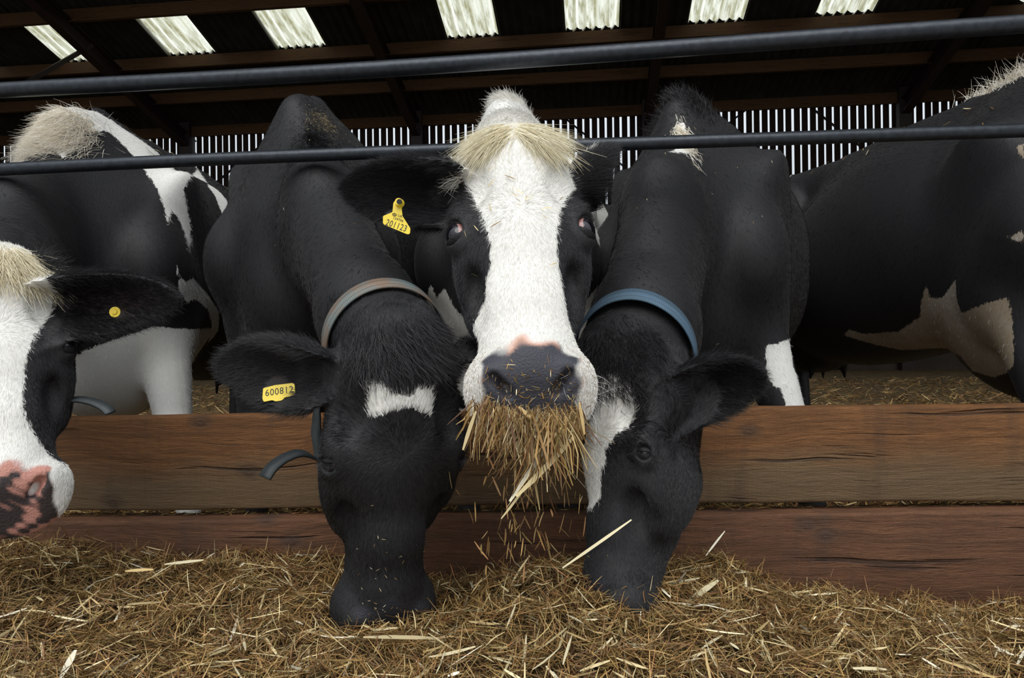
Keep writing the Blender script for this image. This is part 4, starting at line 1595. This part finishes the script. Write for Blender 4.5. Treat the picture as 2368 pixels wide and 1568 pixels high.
# direction of the lettering and of the tag's up axis, taken from the photograph
ax_ = unit(at(948, 527, d_t) - at(888, 506, d_t) + np.array([0, -.006, 0]))
up_ = at(918, 470, d_t + .004) - o_
Mt = frame_M(o_, ax_, up_)
tagroot = link('ear_tag', None, None, k3.root)
tagroot['label'] = 'yellow plastic ear tag printed 201123'
tagroot.matrix_basis = Matrix.Translation(-Vector(k3.root.location)) @ Mt
inv = np.array(Mt.inverted())


def loc2(px, py):
    o, dr = CAM, at(px, py, 1) - CAM
    n = np.array(Mt)[:3, 2]; t = np.dot(n, o_ - o) / np.dot(n, dr)
    p = o + dr * t
    return (inv[:3, :3] @ p + inv[:3, 3])[:2]


outline = [loc2(*p) for p in [(886, 500), (886, 517), (889, 520), (942, 542), (948, 541), (949, 528), (931, 500), (929, 483), (932, 466), (926, 463), (916, 463), (910, 469), (908, 491)]]
area2 = sum(outline[i][0] * outline[(i + 1) % len(outline)][1] - outline[(i + 1) % len(outline)][0] * outline[i][1] for i in range(len(outline)))
if area2 < 0: outline = outline[::-1]
pl = link('plate', plate(outline, .0022, 'plate'), M_tag, tagroot)
c0 = loc2(926, 471)
bm = bmesh.new(); bmesh.ops.create_cone(bm, segments=20, radius1=.0085, radius2=.0065, depth=.012, cap_ends=True)
me = bpy.data.meshes.new('stud'); bm.to_mesh(me); bm.free()
st_ = link('stud', me, M_tag, tagroot); st_.location = (c0[0] - .001, c0[1], .006)
V, Fc = tube_geo([(0, 0, 0), (0, 0, .004)], .0048, 16)
hol = link('stud_socket', mesh_from('stud_socket', V, Fc), M_lid, tagroot); hol.location = (c0[0] + .001, c0[1], .0095)


def put(s, px, py, h, sx=1.0):
    c = loc2(px, py)
    text_on(tagroot, s, h, Matrix.Translation((c[0], c[1], .0013)), 'print', sx=sx)


put('201123', 917, 522.5, .0168, .74)
put('124706', 921, 508, .0066, .95)
put('UK', 926, 500.5, .0068, 1.0)
# crown mark beside the letters: an oval ring with a bar
cpx = loc2(912.5, 497)
ring = [(cpx[0] + .0036 * math.cos(t), cpx[1] + .0026 * math.sin(t), .0014) for t in np.linspace(0, 2 * math.pi, 25)]
V, Fc = tube_geo(ring, .0005, 6, False)
link('crown_mark', mesh_from('crown_mark', V, Fc), M_ink, tagroot)
V, Fc = tube_geo([(cpx[0] - .0034, cpx[1], .0014), (cpx[0] + .0034, cpx[1], .0014)], .0004, 6)
link('crown_mark', mesh_from('crown_mark', V, Fc), M_ink, tagroot)
V, Fc = tube_geo([(cpx[0], cpx[1] + .0026, .0014), (cpx[0], cpx[1] - .0026, .0014)], .0004, 6)
link('crown_mark', mesh_from('crown_mark', V, Fc), M_ink, tagroot)

# tag in the black cow's ear: find where the sight line meets the ear
ray = unit(at(645, 907, 1) - CAM)
pe = on_surface(k2, CAM + ray * .9, ray, 1.0)
Mt2 = frame_M(pe - ray * .012, at(680, 902, 1.3) - at(612, 912, 1.3) + np.array([0, 0.0, 0]), at(648, 880, 1.31) - at(645, 915, 1.3))
t2 = link('ear_tag', None, None, k2.root); t2['label'] = 'yellow plastic ear tag printed 600812'
t2.matrix_basis = Matrix.Translation(-Vector(k2.root.location)) @ Mt2
sc_ = np.linalg.norm(pe - CAM) / F
pts2 = [(-36, -10), (-33, -17), (-14, -16), (-8, -20), (6, -20), (14, -14), (32, -13), (36, -9), (35, 13), (30, 16), (-8, 17), (-34, 14)]
link('plate', plate([(x * sc_, y * sc_) for x, y in pts2], .0022, 'plate'), M_tag, t2)
text_on(t2, '600812', .0175, Matrix.Translation((0.001, .001, .0013)), 'print', sx=.88)

# round button tag in the left cow's ear
ray = unit(at(267, 722, 1) - CAM)
pe = on_surface(k1, CAM + ray * .9, ray, 1.0)
Mt3 = frame_M(pe - ray * .004, (1, .1, 0), (0, .1, 1))
V, Fc = tube_geo([(0, 0, -.003), (0, 0, .003), (0, 0, .0031), (0, 0, .0055)], [.0105, .0105, .0055, .0045], 24)
o = link('ear_tag', mesh_from('ear_tag', V, Fc, False), M_tag, k1.root)
o.matrix_basis = Matrix.Translation(-Vector(k1.root.location)) @ Mt3
o['label'] = 'round yellow button ear tag'

# ------------------------------------------------------------------ straw
PAL = np.array([(.29, .165, .055), (.20, .105, .034), (.40, .245, .085), (.135, .072, .024), (.50, .36, .15), (.22, .155, .045), (.62, .50, .27), (.13, .052, .018), (.33, .16, .06)])
PW = np.array([.19, .17, .15, .13, .09, .10, .035, .08, .055])


def strands(name, P, D, Nv, L, Wd, parent=None, pal=PAL, pw=PW, seed=1, bend=.25, mat=None, seg=3, vscale=1.0, curl=None):
    """flat blades: centre P, direction D, face normal Nv"""
    r = np.random.default_rng(seed)
    n = len(P)
    D = D / (np.linalg.norm(D, axis=1)[:, None] + 1e-9)
    S = np.cross(D, Nv); S /= np.linalg.norm(S, axis=1)[:, None] + 1e-9
    U = np.cross(S, D)
    bnd = r.normal(size=n) * bend
    ks = np.linspace(-.5, .5, seg + 1)
    V = np.empty((n, seg + 1, 2, 3))
    for i, t in enumerate(ks):
        wid = Wd * (1 - .55 * abs(2 * t) ** 3)
        c = P + D * (L * t)[:, None] + U * (L * bnd * (t * t - .08))[:, None] + S * (L * bnd[::-1] * .5 * (t * t))[:, None]
        V[:, i, 0] = c - S * (wid / 2)[:, None]; V[:, i, 1] = c + S * (wid / 2)[:, None]
    base = (np.arange(n) * (seg + 1) * 2)[:, None]
    Fc = np.concatenate([base + np.array([[2 * i, 2 * i + 1, 2 * i + 3, 2 * i + 2]]) for i in range(seg)], 1).reshape(-1, 4)
    me = mesh_from(name, V.reshape(-1, 3), Fc)
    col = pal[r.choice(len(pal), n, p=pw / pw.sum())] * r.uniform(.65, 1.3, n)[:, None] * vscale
    attr_c(me, 'tint', np.repeat(col, (seg + 1) * 2, axis=0))
    return link(name, me, mat or M_straw, parent)


# heap surface from levels read along the photograph
ctrl = []
for px, py, d in [(-300, 1230, 1.72), (0, 1246, 1.72), (150, 1262, 1.72), (330, 1285, 1.72), (500, 1288, 1.72), (640, 1284, 1.72), (790, 1286, 1.72), (900, 1320, 1.72), (1010, 1345, 1.70), (1100, 1350, 1.70),
                  (1200, 1330, 1.69), (1300, 1335, 1.69), (1450, 1345, 1.69), (1600, 1318, 1.67), (1690, 1320, 1.66), (1760, 1352, 1.66), (1850, 1370, 1.66), (1950, 1382, 1.66), (2060, 1398, 1.66), (2200, 1408, 1.66), (2368, 1402, 1.66), (2700, 1405, 1.66),
                  (0, 1300, 1.45), (300, 1345, 1.48), (600, 1350, 1.48), (800, 1370, 1.42), (1050, 1430, 1.42), (1150, 1345, 1.40), (1300, 1318, 1.36), (1420, 1325, 1.33), (1520, 1340, 1.36), (1640, 1300, 1.50), (1750, 1370, 1.45), (1900, 1430, 1.42), (2100, 1450, 1.42), (2368, 1450, 1.42), (2700, 1450, 1.42), (-300, 1300, 1.45),
                  (0, 1440, 1.25), (300, 1450, 1.27), (600, 1460, 1.27), (800, 1470, 1.25), (960, 1485, 1.22), (1100, 1450, 1.24), (1300, 1420, 1.20), (1500, 1440, 1.20), (1700, 1460, 1.22), (1900, 1500, 1.22), (2100, 1510, 1.22), (2368, 1500, 1.22),
                  (0, 1568, 1.12), (600, 1568, 1.12), (1200, 1560, 1.10), (1800, 1568, 1.10), (2368, 1568, 1.10)]:
    ctrl.append(at(px, py, d))
ctrl = np.array(ctrl)


def heap(x, y):
    d2 = ((x[:, None] - ctrl[None, :, 0]) ** 2 + ((y[:, None] - ctrl[None, :, 1]) * 1.0) ** 2)
    w = 1 / (d2 + .0012) ** 1.6
    z = (w * ctrl[None, :, 2]).sum(1) / w.sum(1)
    z = z - np.clip(1.08 - y, 0, 1) * .55
    z = z + .014 * np.sin(x * 23 + y * 17) * np.sin(y * 31 - x * 9) + .008 * np.sin(x * 57 - y * 29) * np.sin(x * 19 + y * 47)
    return np.maximum(z, .035)


gx = np.linspace(-2.6, 2.65, 215); gy = np.linspace(.55, 1.80, 70)
X, Y = np.meshgrid(gx, gy, indexing='ij')
Z = heap(X.ravel(), Y.ravel()).reshape(X.shape) - .012
Vh = np.stack([X, Y, Z], -1).reshape(-1, 3)
ii = np.arange(len(gx) - 1)[:, None] * len(gy) + np.arange(len(gy) - 1)[None, :]
Fh = np.stack([ii, ii + len(gy), ii + len(gy) + 1, ii + 1], -1).reshape(-1, 4)
feed = link('feed_heap', None)
tag(feed, 'heap of chopped straw and hay along the feed barrier', 'feed', kind='stuff')
hb_ = link('matted_feed', mesh_from('matted_feed', Vh, Fh, True), M_feed, feed)
hb_['kind'] = 'stuff'


def scatter(name, n, L, Wd, lift, tilt, seed, ylim=(.95, 1.70), pal=PAL, pw=PW, vscale=1.0, bend=.25, xs=None):
    r = np.random.default_rng(seed)
    y = r.uniform(ylim[0], ylim[1], n)
    x = r.uniform(-1.12, 1.12, n) * y if xs is None else r.uniform(xs[0], xs[1], n)
    z = heap(x, y)
    e = .01
    gxn = (heap(x + e, y) - z) / e; gyn = (heap(x, y + e) - z) / e
    nn = np.stack([-gxn * .7, -gyn * .7, np.ones(n)], 1); nn /= np.linalg.norm(nn, axis=1)[:, None]
    an = r.uniform(0, 2 * math.pi, n)
    # locks lie in loose swirls
    sw = 2.4 * np.sin(x * 7 + y * 5) + 1.8 * np.sin(x * 15 - y * 13)
    an = np.where(r.random(n) < .55, sw + r.normal(size=n) * .55, an)
    t1 = np.stack([np.cos(an), np.sin(an), np.zeros(n)], 1)
    t1 -= nn * (t1 * nn).sum(1)[:, None]
    D = t1 + nn * (r.normal(size=n) * tilt)[:, None]
    P = np.stack([x, y, z], 1) + nn * (lift[0] + (lift[1] - lift[0]) * r.random(n))[:, None]
    Nv = nn + r.normal(size=(n, 3)) * .5
    ln = r.uniform(L[0], L[1], n) * r.uniform(.6, 1.2, n)
    o = strands(name, P, D, Nv, ln, r.uniform(Wd[0], Wd[1], n), feed, pal, pw, seed + 50, bend, vscale=vscale)
    o['kind'] = 'stuff'
    return o


scatter('straw_layer', 46000, (.02, .07), (.0010, .0026), (-.016, .004), .25, 101, vscale=.42)  # lowest strands tinted darker: shade of the gaps put into their colour
scatter('straw_layer', 55000, (.014, .05), (.0008, .0020), (-.004, .012), .35, 102, vscale=.85)
scatter('straw_layer', 19000, (.03, .085), (.0009, .0022), (.0, .018), .40, 103, vscale=1.0)
PALE = np.array([(.62, .50, .27), (.72, .63, .40), (.50, .36, .16), (.78, .72, .55)])
scatter('straw_layer', 2100, (.02, .085), (.0020, .0050), (.004, .018), .22, 104, pal=PALE, pw=np.array([.4, .25, .25, .1]), bend=.12)
scatter('straw_layer', 3500, (.03, .085), (.0008, .0018), (.008, .03), .8, 105, bend=.5)
# crest of the heap leaning on the planks
scatter('straw_layer', 3000, (.03, .07), (.0010, .0024), (.002, .028), .7, 106, ylim=(1.60, 1.70))

# ---- the mouthful
r = np.random.default_rng(77)
mp = []
nM = 720
fx = np.where(r.random(nM) < .7, np.round(r.uniform(0, 1, nM) * 13) / 13 + r.normal(size=nM) * .02, r.uniform(0, 1, nM))   # in wisps
ml = np.array([at(1096, 930, 1.13), at(1180, 956, 1.09), at(1250, 962, 1.08), at(1338, 950, 1.10)])
tt = np.linspace(0, 1, len(ml))
st = np.stack([np.interp(fx, tt, ml[:, i]) for i in range(3)], 1) + r.normal(size=(nM, 3)) * np.array([.005, .018, .006])
st[:, 1] += .014
wsp = np.sin(np.round(fx * 13) * 2.3)
ln = r.uniform(.018, .085, nM) * (1 + .25 * wsp + .75 * np.exp(-((fx - .66) / .17) ** 2))
D = np.stack([(fx - .55) * .30 + wsp * .12 + r.normal(size=nM) * .34, -.08 + r.normal(size=nM) * .25, -np.ones(nM)], 1)
D /= np.linalg.norm(D, axis=1)[:, None]
P = st + D * (ln * .46)[:, None]
mouth = strands('hay_mouthful', P, D, r.normal(size=(nM, 3)) + np.array([0, -.8, 0]), ln, r.uniform(.0008, .0026, nM) * np.where(r.random(nM) < .15, 1.8, 1), None, np.concatenate([PAL, PALE]), np.concatenate([PW, [.07, .03, .10, .01]]), 78, .5, vscale=.9)
tag(mouth, 'hay hanging from the mouth of the white-faced middle cow', 'hay', kind='stuff')
# long folded stems at the bottom of the mouthful
lg = [((1290, 990, 1.10), (1180, 1160, 1.10), .007), ((1330, 1010, 1.09), (1195, 1150, 1.09), .009), ((1310, 960, 1.10), (1235, 1110, 1.10), .004), ((1212, 985, 1.1), (1250, 1180, 1.11), .004), ((1180, 985, 1.1), (1240, 1090, 1.11), .004),
      ((1200, 940, 1.09), (1243, 982, 1.09), .006), ((1300, 990, 1.08), (1230, 1060, 1.08), .005), ((1100, 950, 1.1), (1070, 1040, 1.12), .006), ((1340, 930, 1.09), (1352, 1005, 1.09), .005), ((1270, 980, 1.1), (1300, 1035, 1.09), .008), ((1220, 1120, 1.1), (1160, 1200, 1.11), .004)]
Pa = np.array([at(*a) for a, b_, w in lg]); Pb = np.array([at(*b_) for a, b_, w in lg])
o = strands('long_stems', (Pa + Pb) / 2, Pb - Pa, np.tile([[0, -1.0, .2]], (len(lg), 1)), np.linalg.norm(Pb - Pa, axis=1), np.array([w for a, b_, w in lg]), mouth, PALE, np.array([.4, .25, .3, .05]), 79, .12)
o['kind'] = 'stuff'
# bits dropping from it
nF = 150
ft = r.random(nF) ** .8
px_ = 1215 + r.normal(size=nF) * (50 + 25 * ft); py_ = 1010 + 330 * ft
P = np.array([at(a, b_, c) for a, b_, c in zip(px_, py_, r.uniform(1.10, 1.28, nF))])
o = strands('falling_chaff', P, np.stack([r.normal(size=nF) * .35, r.normal(size=nF) * .2, -np.ones(nF)], 1), r.normal(size=(nF, 3)) + np.array([0, -.8, 0]), r.uniform(.012, .036, nF), r.uniform(.0008, .003, nF), mouth, PAL, PW, 80, .15)
o['kind'] = 'stuff'
# chaff stuck on the muzzle pad of the middle cow
nC = 520
q = np.stack([r.uniform(-.075, .075, nC), r.uniform(.46, .56, nC), np.clip(r.normal(-.075, .03, nC), -.12, -.01)], 1)
P = k3.poll + (q * k3.hs) @ k3.RH.T
for _ in range(6):
    v = k3.f(P); e = .003
    g = np.stack([k3.f(P + np.eye(3)[i] * e) - k3.f(P - np.eye(3)[i] * e) for i in range(3)], 1) / (2 * e)
    g /= np.linalg.norm(g, axis=1)[:, None] + 1e-6
    P = P - g * (v - .001)[:, None]
D = r.normal(size=(nC, 3)); D -= g * (D * g).sum(1)[:, None]
o = strands('muzzle_chaff', P, D + g * .15 * r.normal(size=(nC, 1)), g, r.uniform(.004, .018, nC), r.uniform(.0006, .0018, nC), mouth, np.concatenate([PAL, PALE]), np.concatenate([PW, [.1, .05, .1, .02]]), 81, .15)
o['kind'] = 'stuff'

# ---- odd stems
lone = [((1676, 1228, 1.52), (1632, 1285, 1.50), .004, 1), ((1660, 1343, 1.36), (1588, 1392, 1.30), .010, 0), ((1460, 1203, 1.18), (1300, 1315, 1.20), .005, 2), ((1020, 1475, 1.17), (840, 1472, 1.16), .006, 0), ((355, 1316, 1.42), (290, 1320, 1.42), .006, 3),
        ((175, 1503, 1.12), (140, 1568, 1.08), .011, 1), ((470, 1295, 1.5), (380, 1305, 1.5), .006, 3)]
Pa = np.array([at(*l[0]) for l in lone]); Pb = np.array([at(*l[1]) for l in lone])
o = strands('pale_stems', (Pa + Pb) / 2, Pb - Pa, np.tile([[0, -1.0, .6]], (len(lone), 1)), np.linalg.norm(Pb - Pa, axis=1), np.array([l[2] for l in lone]), feed, PALE, np.array([.35, .3, .2, .15]), 91, .10)
o['kind'] = 'stuff'

# ---- chaff lying on the ledge of the lower plank
n = 900
t = r.random(n)
La, Lb = at(100, 1195, 1.742), at(2368, 1170, 1.70)
P = La + (Lb - La) * t[:, None] + np.stack([np.zeros(n), r.uniform(.0, .03, n), np.full(n, .004)], 1)
P[:, 2] = (lo_l + (lo_r - lo_l) * ((P[:, 0] - lo_l[0]) / (lo_r[0] - lo_l[0]))[:, None])[:, 2] + .003
an = r.uniform(0, 6.3, n)
o = strands('ledge_chaff', P, np.stack([np.cos(an), np.sin(an) * .5, r.normal(size=n) * .1], 1), np.tile([[0, 0, 1.0]], (n, 1)) + r.normal(size=(n, 3)) * .3, r.uniform(.01, .04, n), r.uniform(.0008, .002, n), feed, PAL, PW, 92, .2, vscale=.8)
o['kind'] = 'stuff'

# ---- bedding straw in the yard behind the barrier
n = 30000
d = 2.2 + 9.0 * r.random(n) ** 1.6
x = r.uniform(-.75, .75, n) * d
P = np.stack([x, d, r.uniform(.003, .05, n)], 1)
an = r.uniform(0, 6.3, n)
bed = strands('bedding_straw', P, np.stack([np.cos(an), np.sin(an), r.normal(size=n) * .35], 1), np.tile([[0, 0, 1.0]], (n, 1)) + r.normal(size=(n, 3)) * .5, r.uniform(.05, .16, n), r.uniform(.004, .011, n), None, PAL, PW, 93, .2, seg=2)
tag(bed, 'loose straw bedding covering the yard floor between the cows\' legs', 'straw', kind='stuff')

# ---- stray straw on backs and coats
def flecks(k, name, n, P0, sd, L, seed, label=None):
    r = np.random.default_rng(seed)
    P = np.asarray(P0) + r.normal(size=(n, 3)) * np.asarray(sd)
    for _ in range(7):
        v = k.f(P); e = .003
        g = np.stack([k.f(P + np.eye(3)[i] * e) - k.f(P - np.eye(3)[i] * e) for i in range(3)], 1) / (2 * e)
        g /= np.linalg.norm(g, axis=1)[:, None] + 1e-6
        P = P - g * (v - .007)[:, None]
    D = r.normal(size=(n, 3)); D -= g * (D * g).sum(1)[:, None]
    return P, D, g, r.uniform(L[0], L[1], n)


for i, (nm, lab, sets) in enumerate([
        ('straw_flecks', 'bits of straw on the back of the white-striped left cow', [flecks(k1, 's', 70, at(430, 330, 3.0), (.15, .45, .06), (.01, .05), 1)]),
        ('straw_flecks', 'wisps of straw on the dark back at the far left edge', [flecks(k6, 's', 110, np.array([-2.35, 3.1, 1.5]), (.15, .35, .03), (.05, .14), 2)]),
        ('straw_flecks', 'specks of chaff on the coat of the black cow with the white star', [flecks(k2, 's', 40, at(760, 520, 2.0), (.15, .2, .3), (.004, .012), 3), flecks(k2, 's', 45, at(880, 1380, 1.2), (.05, .04, .09), (.003, .008), 5)]),
        ('straw_flecks', 'straw wisps along the back of the cow at the right edge', [flecks(k5, 's', 40, np.array([1.58, 2.9, 1.5]), (.1, .4, .05), (.012, .045), 4)]),
        ('straw_flecks', 'specks of chaff on the coat of the blue-collared cow', [flecks(k4, 's', 40, at(1560, 520, 2.0), (.2, .2, .3), (.004, .012), 6)]),
        ('straw_flecks', 'bits of straw on the white forehead of the middle cow', [flecks(k3, 's', 30, at(1215, 450, 1.3), (.06, .04, .06), (.008, .025), 7)])]):
    P, D, g, ln = [np.concatenate([p[q] for p in sets]) for q in range(4)]
    o = strands(nm, P, D, g, ln, np.clip(ln * .09, .0008, .005), None, np.concatenate([PAL, PALE]), np.concatenate([PW * .5, [.3, .2, .2, .1]]), 94 + i, .2)
    tag(o, lab, 'straw', kind='stuff')
